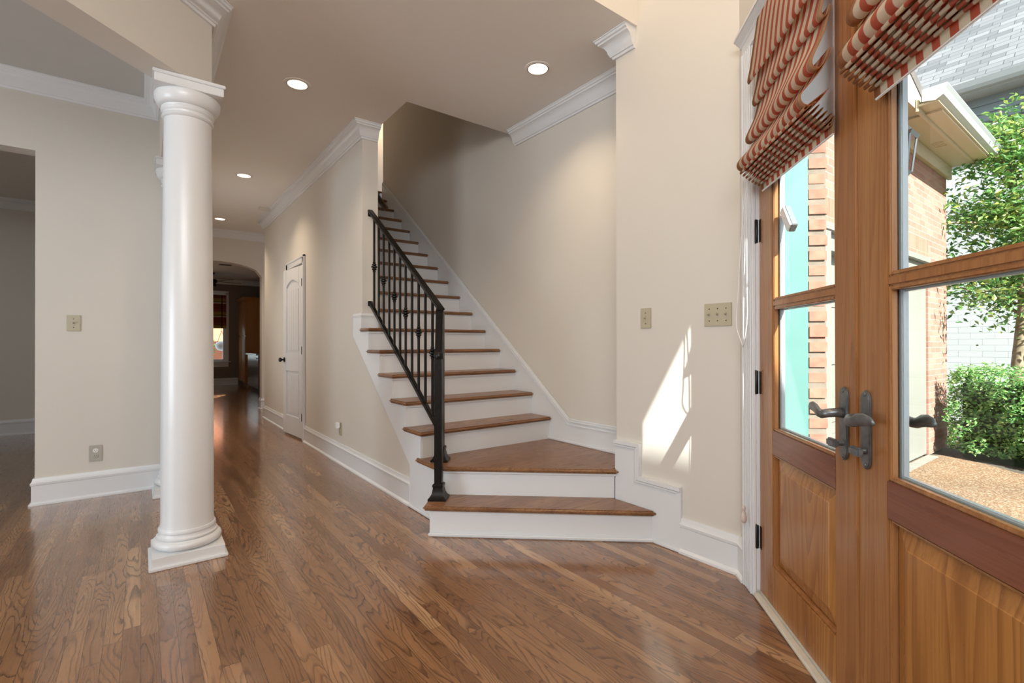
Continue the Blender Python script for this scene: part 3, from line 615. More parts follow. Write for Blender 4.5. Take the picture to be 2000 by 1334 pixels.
# ------------------------------------------------------------------ front doors
ROTD = R(46.0)         # local x runs along the door wall, local -y points outdoors
FO = 0.835
def leaf(name, s0, s1, g0, g1, label, plate_s, lever_dir):
    t = thing(name, label, 'door', D3(s0, FO, 0), ROTD, kind='structure')
    w = s1-s0; a, b = g0-s0, g1-s0
    T0, T1 = -0.044, 0.0                # thickness: outside .. inside
    obj('stile', MB().box(0.0, a, T0, T1, 0.03, 2.44, 0.002), FIRV, t, local=True)
    obj('stile', MB().box(b, w, T0, T1, 0.03, 2.44, 0.002), FIRV, t, local=True)
    for z0, z1 in ((0.03, 0.20), (0.672, 0.772), (2.31, 2.44)): obj('rail', MB().box(a, b, T0, T1, z0, z1, 0.0015), FIRH if z0 > 0.1 else FIRP, t, local=True)
    obj('muntin', MB().box(a, b, T0+0.004, T1-0.003, 1.292, 1.318, 0.004), FIRV, t, local=True)
    # raised panel
    m = MB(); bm = m.bm; rings = []
    for d_, y in ((0.0, -0.026), (0.012, -0.0225), (0.014, -0.020), (0.060, -0.009), (0.062, -0.007)):
        rings.append([bm.verts.new(v) for v in ((a+d_, y, 0.20+d_), (b-d_, y, 0.20+d_), (b-d_, y, 0.672-d_), (a+d_, y, 0.672-d_))])
    for r0, r1 in zip(rings, rings[1:]):
        for i in range(4): bm.faces.new((r0[i], r0[(i+1) % 4], r1[(i+1) % 4], r1[i]))
    bm.faces.new(rings[-1]); bmesh.ops.recalc_face_normals(bm, faces=bm.faces); m.box(a, b, -0.036, -0.0262, 0.20, 0.672)
    obj('panel', m, FIRP, t, local=True)
    # sticking mouldings round panel and glass
    m = MB()
    def fr(z0, z1, y0, y1, wd):
        m.box(a, a+wd, y0, y1, z0, z1, 0.003); m.box(b-wd, b, y0, y1, z0, z1, 0.003); m.box(a+wd, b-wd, y0, y1, z0, z0+wd, 0.003); m.box(a+wd, b-wd, y0, y1, z1-wd, z1, 0.003)
    fr(0.20, 0.672, -0.024, -0.004, 0.010)
    fr(0.772, 1.292, -0.022, -0.004, 0.012); fr(1.318, 2.31, -0.022, -0.004, 0.012)
    obj('sticking', m, FIRV, t, local=True)
    m = MB()
    fr(0.772, 1.292, -0.046, -0.0285, 0.017); fr(1.318, 2.31, -0.046, -0.0285, 0.017)
    obj('glazing_stop', m, SILVER, t, local=True, label='silvery white glazing stop on the outside of the glass')
    for z0, z1 in ((0.772, 1.292), (1.318, 2.31)): obj('pane', MB().box(a, b, -0.0275, -0.0235, z0, z1), GLASS, t, local=True)
    # handle set, inside and outside
    pc = plate_s-s0
    for sgn, y0, nm in ((1, T1, 'handle'), (-1, T0, 'handle')):
        m = MB(); z0, z1 = 0.782, 1.003; hw = 0.0215
        pl = [(pc-hw, z0+0.022), (pc-hw*0.75, z0+0.006), (pc, z0-0.004), (pc+hw*0.75, z0+0.006), (pc+hw, z0+0.022), (pc+hw, z1-0.022), (pc+hw*0.75, z1-0.006), (pc, z1+0.004), (pc-hw*0.75, z1-0.006), (pc-hw, z1-0.022)]
        ya, yb = (y0+0.0003, y0+0.010) if sgn > 0 else (y0-0.010, y0-0.0003)
        m.prism(pl, ya, yb, 'y', bev=0.003)
        h = obj(nm, m, BRONZE, t, local=True, smooth='auto')
        yo = y0+0.010*sgn
        pts = [(pc, yo, 0.925), (pc, yo+0.022*sgn, 0.925), (pc+0.004*lever_dir, yo+0.040*sgn, 0.923), (pc+0.020*lever_dir, yo+0.050*sgn, 0.918), (pc+0.038*lever_dir, yo+0.051*sgn, 0.920), (pc+0.060*lever_dir, yo+0.048*sgn, 0.929), (pc+0.085*lever_dir, yo+0.045*sgn, 0.933), (pc+0.108*lever_dir, yo+0.043*sgn, 0.931), (pc+0.122*lever_dir, yo+0.042*sgn, 0.927)]
        obj('lever', MB().tube(pts, [0.016, 0.014, 0.014, (0.014, 0.014), (0.010, 0.015), (0.008, 0.0175), (0.007, 0.017), (0.005, 0.013), (0.002, 0.004)], 16), BRONZE, h, local=True, smooth=True)
        if sgn > 0:
            obj('thumb_turn', MB().lathe([(0.009, yo), (0.007, yo+0.018)], (pc, 0, 0.832), 16, 'y').obox((pc+0.006*lever_dir, yo+0.026, 0.832), (1, 0, 0), (0, 1, 0), (0, 0, 1), 0.024, 0.009, 0.013, 0.005), BRONZE, h, local=True, smooth='auto')
        else:
            obj('lock_cylinder', MB().lathe([(0.012, yo), (0.012, yo-0.006), (0.010, yo-0.008)], (pc, 0, 0.832), 20, 'y'), BRONZE, h, local=True, smooth='auto')
        for z in (z0+0.010, z1-0.010): obj('screw', MB().lathe([(0, yo+0.003*sgn), (0.006, yo+0.0015*sgn), (0.0065, yo-0.001*sgn)], (pc, 0, z), 14, 'y'), BRONZE, h, local=True, smooth='auto')
    return t
L1 = leaf('door_1', 1.566, 2.330, 1.690, 2.192, 'left glazed wooden front door leaf, hinged by the switch wall', 1.629, 1)
L2 = leaf('door_2', 0.792, 1.5605, 0.934, 1.430, 'nearer glazed wooden front door leaf at the right edge of the photo', 1.515, -1)
obj('astragal', MB().box(-0.0045, 0.006, -0.044, 0.006, 0.03, 2.44, 0.002), FIRV, L1, local=True)
for z in (1.643, 0.963, 0.269):
    hw_ = 2.330-1.566
    obj('hinge', MB().lathe([(0.0, -0.056), (0.006, -0.055), (0.0085, -0.05), (0.0085, 0.05), (0.006, 0.055), (0, 0.056)], (hw_+0.010, 0.0095, z), 14).box(hw_-0.020, hw_+0.002, 0.0003, 0.0018, z-0.05, z+0.05).box(hw_+0.012, hw_+0.034, 0.0136, 0.0150, z-0.05, z+0.05), BLACK, L1, local=True, smooth='auto')
# casing, jamb, head, threshold (local frame at s=0, off=0: x = s, y = -off)
fr_root = thing('trim_11', 'white fluted casing, jamb and sill of the front doors', 'trim', (0, 0, 0), ROTD, kind='structure')
m = MB()
for s0, s1 in ((2.338, 2.448),):
    m.box(s0, s1, -0.8215, -0.806, 0.0005, 2.50, 0.003)
    for k in range(4): m.box(s0+0.012+k*0.022, s0+0.024+k*0.022, -0.808, -0.800, 0.0005, 2.50, 0.003)
    m.box(s1-0.014, s1+0.004, -0.8215, -0.796, 0.0005, 2.50, 0.003)
m.box(0.66, 0.780, -0.8215, -0.803, 0.0005, 2.50, 0.003)
obj('casing', m, TRIM, fr_root, local=True)
obj('jamb', MB().box(2.3335, 2.3445, -0.882, -0.8225, 0.031, 2.469).box(0.7755, 0.786, -0.90, -0.8225, 0.031, 2.469).box(0.786, 2.3335, -0.90, -0.8225, 2.446, 2.469), TRIM, fr_root, local=True)
m = MB()
m.box(0.65, 2.46, -0.8215, -0.803, 2.49, 2.56, 0.003)
hp = [(0, 0), (0.020, 0), (0.024, 0.012), (0.034, 0.020), (0.044, 0.032), (0.050, 0.034), (0.050, 0.046), (0, 0.046)]
m.prism([(-0.8215+o, 2.545+h) for o, h in hp], 0.63, 2.476, 'x')
obj('head_moulding', m, TRIM, fr_root, local=True)
obj('threshold', MB().box(0.78, 2.338, -0.835, -0.806, 0.0005, 0.019, 0.006).box(0.78, 2.338, -0.98, -0.8352, -0.10, 0.027, 0.003), plain('sill_paint', (0.66, 0.62, 0.54), 0.4, var=0.05, scale=20), fr_root, local=True)
tj = obj('exterior_jamb', MB().box(2.312, 2.36, -1.032, -0.884, -0.15, 2.62), TEAL, fr_root, local=True, label='teal painted outside jamb seen through the left leaf')
ws = thing('window_sensor', 'small grey and white box stuck at a slant on the left door glass', 'device', D3(2.118, 0.874, 1.645))
wa, wb_, wn_ = (DX[0]*0.60, DX[1]*0.60, 0.80), (DX[0]*-0.80, DX[1]*-0.80, 0.60), (NX[0], NX[1], 0)
obj('body', MB().obox(D3(2.118, 0.8755, 1.645), wa, wb_, wn_, 0.060, 0.020, 0.012, 0.003), plain('sensor_grey', (0.12, 0.13, 0.14), 0.5), ws)
obj('face', MB().obox(D3(2.118, 0.8600, 1.645), wa, wb_, wn_, 0.058, 0.018, 0.003, 0.001), WHITEPL, ws)

# ------------------------------------------------------------------ striped roman shades
def smoothpath(pts, sub=5):
    out = []; P = [Vector(p) for p in pts]
    for i in range(len(P)-1):
        p0, p1, p2, p3 = P[max(i-1, 0)], P[i], P[i+1], P[min(i+2, len(P)-1)]
        for k in range(sub):
            u = k/sub
            out.append(0.5*((2*p1)+(p2-p0)*u+(2*p0-5*p1+4*p2-p3)*u*u+(3*p1-p0-3*p2+p3)*u**3))
    out.append(P[-1]); return out
def shade(sc, half, label, cords, seed):
    rnd = random.Random(seed)
    t = thing('roman_shade', label, 'window shade', D3(sc, 0.825, 2.55), ROTD, group='striped roman shades on the front doors')
    # local: x along the door, y into the room, z up (0 at the head rail)
    Z0 = 2.55
    def sheet(name, prof, h0, h1, amp, mat, sub=5, nx=26, ph=0.0):
        m = MB(); bm = m.bm; path = smoothpath([(p, z-Z0) for p, z in prof], sub); rows = []
        for i in range(nx+1):
            u = -1+2*i/nx; x = u*(h0+(h1-h0)*0) if False else None
            row = []
            for j, q in enumerate(path):
                f = j/(len(path)-1); hh = h0+(h1-h0)*f
                bul = 1+amp*math.sin(u*3.1+ph+f*5)*0.5
                sag = -0.012*amp*(1-u*u)*math.sin(f*9+ph)
                row.append(bm.verts.new((u*hh, 0.012+(q.x-0.012)*bul, q.y+sag)))
            rows.append(row)
        for r0, r1 in zip(rows, rows[1:]):
            for j in range(len(path)-1): bm.faces.new((r0[j], r0[j+1], r1[j+1], r1[j]))
        bmesh.ops.recalc_face_normals(bm, faces=bm.faces)
        o = obj(name, m, mat, t, local=True, smooth=True)
        sd = o.modifiers.new('cloth_thickness', 'SOLIDIFY'); sd.thickness = 0.0015
        return o
    obj('head_rail', MB().box(-half+0.01, half-0.01, 0.003, 0.026, -0.05, 0.0, 0.003), WHITEPL, t, local=True)
    sheet('valance', [(0.030, 2.545), (0.040, 2.48), (0.052, 2.40), (0.062, 2.32), (0.067, 2.275), (0.060, 2.262)], half-0.004, half+0.004, 0.10, FAB)
    sheet('folds', [(0.020, 2.48), (0.024, 2.36), (0.034, 2.27), (0.050, 2.20), (0.053, 2.178), (0.044, 2.164), (0.032, 2.172), (0.024, 2.20), (0.026, 2.185), (0.042, 2.115), (0.070, 2.05), (0.077, 2.025), (0.070, 2.006), (0.050, 2.005), (0.032, 2.035), (0.024, 2.065),
                    (0.030, 2.035), (0.056, 1.985), (0.094, 1.94), (0.107, 1.912), (0.098, 1.890), (0.074, 1.886), (0.050, 1.905), (0.030, 1.935)], half, half+0.005, 0.16, FAB, 5, 26, seed)
    st_ = [(0.030, 1.935)]
    noses = [(0.104, 1.876), (0.092, 1.866), (0.080, 1.856), (0.067, 1.846), (0.054, 1.837), (0.041, 1.829), (0.028, 1.822)]
    for p, z in noses: st_ += [(p-0.010, z+0.012), (p, z+0.004), (p-0.002, z-0.004), (p-0.009, z-0.001), (max(0.012, p-0.035), z+0.022)]
    st_ += [(0.016, 1.832), (0.015, 1.818), (0.014, 1.805), (0.013, 1.797)]
    sheet('pleats', st_, half, half-0.003, 0.06, FAB, 3, 20, seed*0.7)
    m = MB().box(-half+0.01, half-0.01, 0.006, 0.0085, 1.797-Z0, -0.05)
    obj('lining', m, LINING, t, local=True)
    obj('bottom_bar', MB().box(-half+0.005, half-0.005, 0.009, 0.014, 1.792-Z0, 1.800-Z0, 0.002), WHITEPL, t, local=True)
    if cords:
        def cord(pts): obj('cord', MB().tube([(s-sc, 0.825-o, z-Z0) for s, o, z in pts], 0.0022, 6), CORD, t, local=True, smooth=True)
        A = [(2.236, 0.775, 1.97), (2.33, 0.775, 1.80), (2.385, 0.775, 1.62), (2.418, 0.772, 1.38), (2.436, 0.770, 1.27), (2.430, 0.770, 1.21), (2.395, 0.771, 1.165), (2.356, 0.772, 1.125)]
        cord([tuple(v) for v in smoothpath(A, 5)])
        B = [(2.236, 0.778, 1.97), (2.30, 0.775, 1.80), (2.312, 0.775, 1.60), (2.304, 0.774, 1.34), (2.300, 0.773, 1.27), (2.318, 0.773, 1.20), (2.352, 0.772, 1.125)]
        cord([tuple(v) for v in smoothpath(B, 5)])
        cord([(2.236, 0.776, 1.97), (2.32, 0.775, 1.80), (2.350, 0.773, 1.30), (2.354, 0.772, 1.12)])
        c1 = obj('cord', MB().tube([(2.354-sc, 0.825-0.772, z-Z0) for z in (1.125, 0.8, 0.395)], 0.0012, 6), CORD, t, local=True)
        obj('tassel', MB().lathe([(0, 0.400-Z0), (0.006, 0.398-Z0), (0.010, 0.390-Z0), (0.008, 0.380-Z0), (0.006, 0.374-Z0), (0.0095, 0.366-Z0), (0.013, 0.350-Z0), (0.0135, 0.338-Z0), (0.011, 0.326-Z0), (0.005, 0.321-Z0), (0, 0.320-Z0)], (2.354-sc, 0.825-0.772, 0), 20), ACORN, c1, local=True, smooth=True)
    return t
shade(1.943, 0.298, 'striped red and cream roman shade on the left door leaf, with long white cords', True, 1.0)
shade(1.142, 0.298, 'striped red and cream roman shade at the upper right corner, on the nearer leaf', False, 2.3)

# ------------------------------------------------------------------ kitchen seen through the arch
wn = thing('window_1', 'white framed far kitchen window under a plaid shade', 'window', (1.4, 15.6, 0.56), kind='structure')
m = MB()
for x0, x1, z0, z1 in ((1.85, 1.935, 0.65, 2.53), (0.915, 1.0, 0.65, 2.53), (0.915, 1.935, 2.50, 2.585)): m.box(x0, x1, 15.578, 15.5995, z0, z1, 0.004)
m.box(1.80, 1.85, 15.61, 15.70, 0.65, 2.53).box(1.0, 1.05, 15.61, 15.70, 0.65, 2.53).box(1.05, 1.80, 15.61, 15.70, 0.65, 0.71).box(1.05, 1.80, 15.63, 15.68, 1.56, 1.61)
obj('window_frame', m, TRIM, wn); obj('pane', MB().box(1.05, 1.80, 15.65, 15.655, 0.71, 2.53), GLASS, wn)
obj('window_sill', MB().box(0.88, 1.985, 15.53, 15.5995, 0.625, 0.65, 0.005).box(0.92, 1.93, 15.575, 15.5995, 0.50, 0.625, 0.003), TRIM, wn)
ps = thing('plaid_shade', 'dark red plaid roman shade over the far kitchen window', 'window shade', (1.42, 15.565, 2.49))
obj('shade_cloth', MB().prism([(15.555+0.008*math.sin(i*1.3), 2.49-i*0.062) for i in range(16)]+[(15.572, 2.49-15*0.062), (15.572, 2.49)], 0.98, 1.87, 'x'), PLAID, ps)
obj('head_rail', MB().box(0.98, 1.87, 15.55, 15.575, 2.47, 2.50), TRIM, ps)
tag(obj('wood_fence', MB().box(1.42, 6.0, 17.6, 17.7, -0.3, 2.3), FENCE), 'orange wooden fence outside the far kitchen window', 'fence')
sh = MB(); rnd = random.Random(3)
for i in range(500):
    c = Vector((rnd.uniform(0.4, 1.75), rnd.uniform(16.6, 17.2), rnd.uniform(-0.2, 1.25))); a = Vector((rnd.uniform(-1, 1), rnd.uniform(-1, 1), rnd.uniform(-1, 1))).normalized(); b = a.orthogonal().normalized()
    vs = [sh.bm.verts.new(c+a*0.05), sh.bm.verts.new(c+b*0.022), sh.bm.verts.new(c-a*0.05), sh.bm.verts.new(c-b*0.022)]; sh.bm.faces.new(vs)
gs = thing('green_shrub', 'green shrub beside the fence outside the far kitchen window', 'shrub', (1.2, 16.9, -0.3)); f = obj('foliage', sh, LEAFH, gs); f['kind'] = 'stuff'
obj('stem', MB().tube([(1.2, 16.9, -0.3), (1.22, 16.9, 0.6)], 0.03), BARK, gs)
hf = thing('hanging_feeder', 'white round ornament hanging outside the far kitchen window', 'ornament', (1.82, 16.1, 1.08))
obj('bowl', MB().lathe([(0, 0.93), (0.10, 0.96), (0.15, 1.03), (0.16, 1.10), (0.13, 1.17), (0.05, 1.21), (0, 1.215)], (1.82, 16.1, 0), 24), WHITEPL, hf, smooth=True)
obj('hanger', MB().tube([(1.70, 16.1, 1.12), (1.82, 16.1, 1.50)], 0.006).tube([(1.94, 16.1, 1.12), (1.82, 16.1, 1.50)], 0.006).tube([(1.82, 16.1, 1.50), (1.82, 16.1, 2.6), (1.82, 15.7505, 2.6)], 0.004), BLACK, hf)
cb = thing('tall_cabinet', 'tall honey maple pantry cabinet beside the far kitchen window', 'cabinet', (2.5, 15.0, 0))
obj('body', MB().box(2.19, 2.82, 14.5, 15.575, 0.10, 2.30, 0.003).box(2.26, 2.82, 14.52, 15.575, 0.0005, 0.10), MAPLE, cb)
for z0, z1 in ((0.13, 1.32), (1.36, 2.27)):
    for y0, y1 in ((14.51, 15.02), (15.03, 15.55)):
        d_ = obj('cabinet_door', MB().box(2.17, 2.1895, y0, y1, z0, z1, 0.003), MAPLE, cb)
        obj('door_panel', MB().box(2.163, 2.1705, y0+0.07, y1-0.07, z0+0.07, z1-0.07, 0.003), MAPLE, d_)
obj('cornice', MB().sweep([(2.82, 14.5), (2.18, 14.5), (2.18, 15.57)], [(0, 2.285), (0.012, 2.285), (0.03, 2.31), (0.055, 2.345), (0.06, 2.36), (0, 2.36)], 1) if False else MB().sweep([(2.82, 14.5), (2.18, 14.5), (2.18, 15.57)], [(0, 2.285), (0.012, 2.285), (0.03, 2.31), (0.055, 2.345), (0.06, 2.36), (0, 2.36)], 1), MAPLE, cb)
ks = thing('kitchen_counter', 'end of a kitchen counter with green stone top and steel appliance', 'counter', (2.4, 12.7, 0))
obj('worktop', MB().box(2.09, 2.80, 12.47, 13.9, 0.865, 0.905, 0.006), GRAN, ks)
obj('appliance', MB().box(2.14, 2.80, 12.5, 13.88, 0.10, 0.865, 0.004), STEEL, ks); obj('appliance_handle', MB().bar((2.115, 12.56, 0.80), (2.115, 13.1, 0.80), 0.02, 0.02), STEEL, ks)
obj('toe_kick', MB().box(2.20, 2.80, 12.52, 13.88, 0.0005, 0.10), BLACK, ks)
fan = thing('ceiling_fan', 'dark ceiling fan in the kitchen beyond the arch', 'fan', (1.40, 14.2, 2.9))
obj('down_rod', MB().lathe([(0.06, 0.0), (0.05, -0.04), (0.014, -0.05), (0.014, -0.16)], n=16), BLACK, fan, local=True)
obj('motor', MB().lathe([(0.02, -0.15), (0.10, -0.17), (0.12, -0.21), (0.10, -0.25), (0.07, -0.27), (0.10, -0.30), (0.09, -0.34), (0, -0.36)], n=28), BLACK, fan, local=True, smooth='auto')
for k in range(5):
    a = 2*math.pi*k/5+0.25; u = Vector((math.cos(a), math.sin(a), 0)); v = Vector((-u.y, u.x, 0.15)).normalized()
    obj('blade', MB().obox(Vector((0, 0, -0.21))+u*0.40, u, v, u.cross(v), 0.27, 0.062, 0.004, 0.003), BLACK, fan, local=True)
tag(obj('ceiling_vent', MB().box(1.38, 1.62, 12.55, 12.70, 2.892, 2.8995, 0.002), DARKSLOT), 'dark vent grille on the kitchen ceiling', 'vent')

# ------------------------------------------------------------------ outdoors
GZ = -0.20
struct('ground_soil', MB().box(1.0, 40, -30, 14, GZ-0.3, GZ-0.02), SOIL, 'dark planting soil outdoors', 'ground')
pat = [D(-6, 1.03), D(2.35, 1.03), (2.9, 1.72), (7.45, 1.72), (7.62, 1.60), (7.45, 1.2), (7.20, 0.92), (6.9, 0.2), (7.2, -1.5), (9, -6), (4, -9)]
struct('patio', MB().prism(pat, GZ-0.1, GZ), AGG, 'tan exposed aggregate patio outside the front doors', 'patio')
tag(obj('doorstep_slab', MB().box(4.5, 7.46, 1.60, 1.70, GZ-0.05, GZ+0.012, 0.004), CONC), 'pale concrete sill slab in front of the garage opening', 'slab', kind='structure')
# brick pier beside the door
pr = thing('brick_pier', 'rough red brick pier beside the teal jamb, outside the left leaf', 'pier', D3(2.32, 1.03, GZ), ROTD, kind='structure')
obj('mortar_core', MB().box(0.006, 0.9, -0.082, -0.0005, 0.0, 3.6), MORTAR, pr, local=True)
m = MB(); rnd = random.Random(5)
for i in range(53):
    z = i*0.0677+0.005
    j = [rnd.uniform(-0.004, 0.004) for _ in range(4)]
    m.box(0.0+j[0], 0.20 if i % 2 else 0.10, -0.088+j[1], -0.001, z+j[2]*0.4, z+0.060+j[3]*0.4, 0.009)
    x = 0.21 if i % 2 else 0.11
    while x < 0.88: m.box(x, min(x+0.20, 0.89), -0.088+rnd.uniform(-0.003, 0.003), -0.001, z, z+0.057, 0.007); x += 0.21
obj('brickwork', m, SOLOBRICK, pr, local=True)
# garage wing
gy = 1.70
gx = [(3.0, GZ), (3.0, 3.42), (8.335, 3.42), (8.335, GZ), (7.50, GZ), (7.50, 2.145), (4.45, 2.145), (4.45, GZ)]
gw = thing('wall_garage', 'sunlit red brick garage wall outside the front doors', 'wall', (6, gy, GZ), kind='structure')
obj('brickwork', MB().prism([(2.95, 2.36), (2.95, 3.42), (8.335, 3.42), (8.335, 2.36)], gy, gy+0.30, 'y').box(7.50, 8.335, gy, gy+6, GZ, 2.36).box(2.95, 4.45, gy, gy+0.30, GZ, 2.36), BRICK, gw)
obj('soldier_course', MB().box(4.45, 7.50, gy-0.006, gy+0.29, 2.150, 2.36), SOLDIER, gw)
m = MB().box(4.45, 7.50, gy-0.03, gy+0.12, 2.08, 2.1495, 0.006).box(4.45, 7.50, gy+0.02, gy+0.14, 1.93, 2.08, 0.004).box(6.81, 7.4995, gy+0.02, gy+0.14, GZ+0.012, 1.93, 0.004).box(4.4505, 4.62, gy-0.02, gy+0.14, GZ+0.012, 2.08, 0.004).box(6.72, 6.81, gy+0.07, gy+0.14, GZ+0.012, 1.93, 0.003).box(4.62, 4.75, gy+0.06, gy+0.14, GZ+0.012, 1.93, 0.003)
obj('opening_frame', m, CREAMW, gw)
m = MB().box(4.75, 6.712, gy+0.12, gy+0.17, GZ+0.02, 1.93)
for x in range(3):
    for z in range(4): m.box(4.80+x*0.65, 4.80+x*0.65+0.55, gy+0.112, gy+0.121, GZ+0.10+z*0.52, GZ+0.10+z*0.52+0.42, 0.006)
obj('garage_door', m, CREAMW, gw)
ev = thing('garage_eaves', 'cream boxed eaves with white gutter on top of the brick garage wall', 'eaves', (7, gy, 3.25), kind='structure')
obj('frieze_board', MB().box(4.0, 8.40, gy-0.045, gy-0.0005, 3.255, 3.41, 0.003), CREAM, ev)
obj('soffit', MB().box(6.24, 8.40, 1.30, gy+0.2, 3.41, 3.43), CREAM, ev)
m = MB()
for k in range(4): m.box(7.2+k*0.055, 7.23+k*0.055, 1.50, 1.60, 3.404, 3.4105)
obj('soffit_vent', m, plain('soffit_vent_paint', (0.5, 0.43, 0.30), 0.6), ev)
obj('fascia_board', MB().box(6.02, 8.42, 1.43, 1.455, 3.385, 3.50, 0.003).box(6.02, 8.42, 1.28, 1.43, 3.43, 3.45), CREAM, ev)
gp = [(1.40, 3.46), (1.30, 3.44), (1.24, 3.475), (1.225, 3.53), (1.205, 3.56), (1.21, 3.575), (1.40, 3.575)]
obj('gutter', MB().prism(gp, 6.0, 8.46, 'x'), GUTTER, ev)
obj('gable_box', MB().prism([(4.0, 3.431), (6.23, 3.431), (6.23, 3.62), (4.0, 4.40)], 1.46, gy+0.25, 'y'), CREAM, ev)
obj('drip_edge', MB().bar((4.0, 1.47, 4.42), (6.26, 1.47, 3.635), 0.10, 0.035, up=(0, 1, 0)), DRIP, ev)
obj('roof_slope', MB().prism([(1.36, 3.577), (1.7, 3.90), (1.7, 3.86), (1.40, 3.577)], 6.3, 8.44, 'x'), SHING, ev)
LXX = 5.72
ln = thing('wall_lantern', 'grey metal wall lantern on the brick garage wall', 'lantern', (LXX, gy, 2.95))

def lantern_ring(hw, z): return [(-hw, -hw, z), (hw, -hw, z), (hw, hw, z), (-hw, hw, z)]
LC = Vector((LXX, gy-0.20, 0))
LM = plain('lantern_metal', (0.10, 0.11, 0.12), 0.35, 0.6, var=0.1)
def frusta(prof):
    m = MB(); bm = m.bm; rs = [[bm.verts.new(LC+Vector(v)) for v in lantern_ring(w, z)] for w, z in prof]
    for a, b in zip(rs, rs[1:]):
        for i in range(4): bm.faces.new((a[i], a[(i+1) % 4], b[(i+1) % 4], b[i]))
    bm.faces.new(rs[0]); bm.faces.new(rs[-1]); bmesh.ops.recalc_face_normals(bm, faces=bm.faces); return m
obj('cap', frusta([(0.105, 3.06), (0.125, 3.09), (0.06, 3.18), (0.02, 3.22)]), LM, ln)
obj('lantern_base', frusta([(0.02, 2.64), (0.055, 2.72), (0.075, 2.75)]), LM, ln)

m = MB()
for i, j in ((-1, -1), (1, -1), (1, 1), (-1, 1)): m.bar(LC+Vector((0.07*i, 0.07*j, 2.75)), LC+Vector((0.10*i, 0.10*j, 3.06)), 0.014, 0.014)
obj('cage', m, LM, ln)
obj('candle', MB().lathe([(0.014, 2.75), (0.014, 2.86), (0.010, 2.87), (0.012, 2.90), (0, 2.94)], tuple(LC), 14), WHITEPL, ln)
obj('bracket', MB().tube([(LXX, gy-0.002, 3.10), (LXX, gy-0.08, 3.26), (LXX, gy-0.18, 3.27), (LXX, gy-0.20, 3.20)], 0.012).box(LXX-0.04, LXX+0.04, gy-0.015, gy-0.0006, 2.98, 3.18, 0.004), LM, ln)
# neighbouring white brick house
NXW = 11.0
nb = thing('neighbour_house', 'white painted brick house with grey shingle roof behind the tree', 'house', (NXW, 0, GZ), kind='structure')
obj('wall', MB().box(NXW, NXW+0.3, -8, 5, GZ, 4.74), WBRICK, nb)
m = MB()
for k in range(3): m.prism([(NXW-0.10, 4.72+k*0.135), (NXW-0.075, 4.72+(k+1)*0.135), (NXW+0.1, 4.72+(k+1)*0.135), (NXW+0.1, 4.72+k*0.135)], -8, 5, 'y')
obj('siding', m, SIDING, nb)
obj('soffit', MB().box(NXW-0.40, NXW+0.1, -8, 5, 5.125, 5.15), GUTTER, nb)
obj('gutter', MB().prism([(NXW-0.40, 5.15), (NXW-0.49, 5.15), (NXW-0.52, 5.20), (NXW-0.55, 5.28), (NXW-0.40, 5.28)], -8, 5, 'y'), GUTTER, nb)
ro = bpy.data.objects.new('roof', bpy.data.meshes.new('roof')); COL.objects.link(ro); ro.parent = nb
bm = bmesh.new()
# local x along the eave, local y up the slope
for v in ((-8, 0, 0), (8, 0, 0), (8, 9, 0), (-8, 9, 0), (-8, 0, -0.06), (8, 0, -0.06), (8, 9, -0.06), (-8, 9, -0.06)): bm.verts.new(v)
bm.verts.ensure_lookup_table(); vv = bm.verts
for q in ((0, 1, 2, 3), (4, 5, 6, 7), (0, 1, 5, 4), (1, 2, 6, 5), (2, 3, 7, 6), (3, 0, 4, 7)): bm.faces.new([vv[i] for i in q])
bmesh.ops.recalc_face_normals(bm, faces=bm.faces); bm.to_mesh(ro.data); bm.free(); ro.data.materials.append(SHING)
sl = R(46)
ex = Vector((0, -1, 0)); ey = Vector((math.cos(sl), 0, math.sin(sl))); ez = ex.cross(ey)
ro.matrix_local = Matrix(((ex.x, ey.x, ez.x, -0.42), (ex.y, ey.y, ez.y, -1.0), (ex.z, ey.z, ez.z, 5.30-GZ), (0, 0, 0, 1)))
# added block out of the picture, shaped to cut the low sun
struct('wall_sun_blocker', MB().prism([(-1.0, -0.2), (-1.0, 7.92), (-2.2, 7.92), (-4.0, 6.0), (-4.0, -0.2)], -9.5, -3.6, 'y'), EXT, 'added unseen block outside, behind the viewer, that cuts the low sun', 'wall')
m = MB(); dprism(m, -2.5, 3.2, 1.03, 1.50, 3.443, 3.62)  # added slab out of view, set to trim the top of the sun patch
struct('wall_entry_sun_blocker', m, CREAM, 'added slab over the front entry, above the picture, that trims the sunlight', 'eaves')
# hedge and tree
def leaves(mb, rnd, c, n, fn, size, ratio=0.45):
    bm = mb.bm
    for i in range(n):
        p, nrm = fn(rnd)
        a = Vector((rnd.gauss(0, 1), rnd.gauss(0, 1), rnd.gauss(0, 0.6)))
        nn = (nrm*0.8+Vector((rnd.gauss(0, 0.6), rnd.gauss(0, 0.6), rnd.gauss(0.5, 0.6)))).normalized()
        a = (a-nn*a.dot(nn)).normalized(); b = nn.cross(a); s = size*rnd.uniform(0.7, 1.3)
        v = [bm.verts.new(p-a*s*0.5), bm.verts.new(p+b*s*ratio*0.5+nn*s*0.06), bm.verts.new(p+a*s*0.5-nn*s*0.12), bm.verts.new(p-b*s*ratio*0.5+nn*s*0.06)]
        bm.faces.new(v)
hd = thing('box_hedge', 'clipped green hedge in front of the white brick wall', 'hedge', (7.9, 0.8, GZ))
H0 = Vector((7.72, 1.58)); H1 = Vector((6.95, -0.9)); hdv = (H1-H0); hl = hdv.length; hdv.normalize(); hnv = Vector((-hdv.y, hdv.x))
if hnv.x > 0: hnv = -hnv
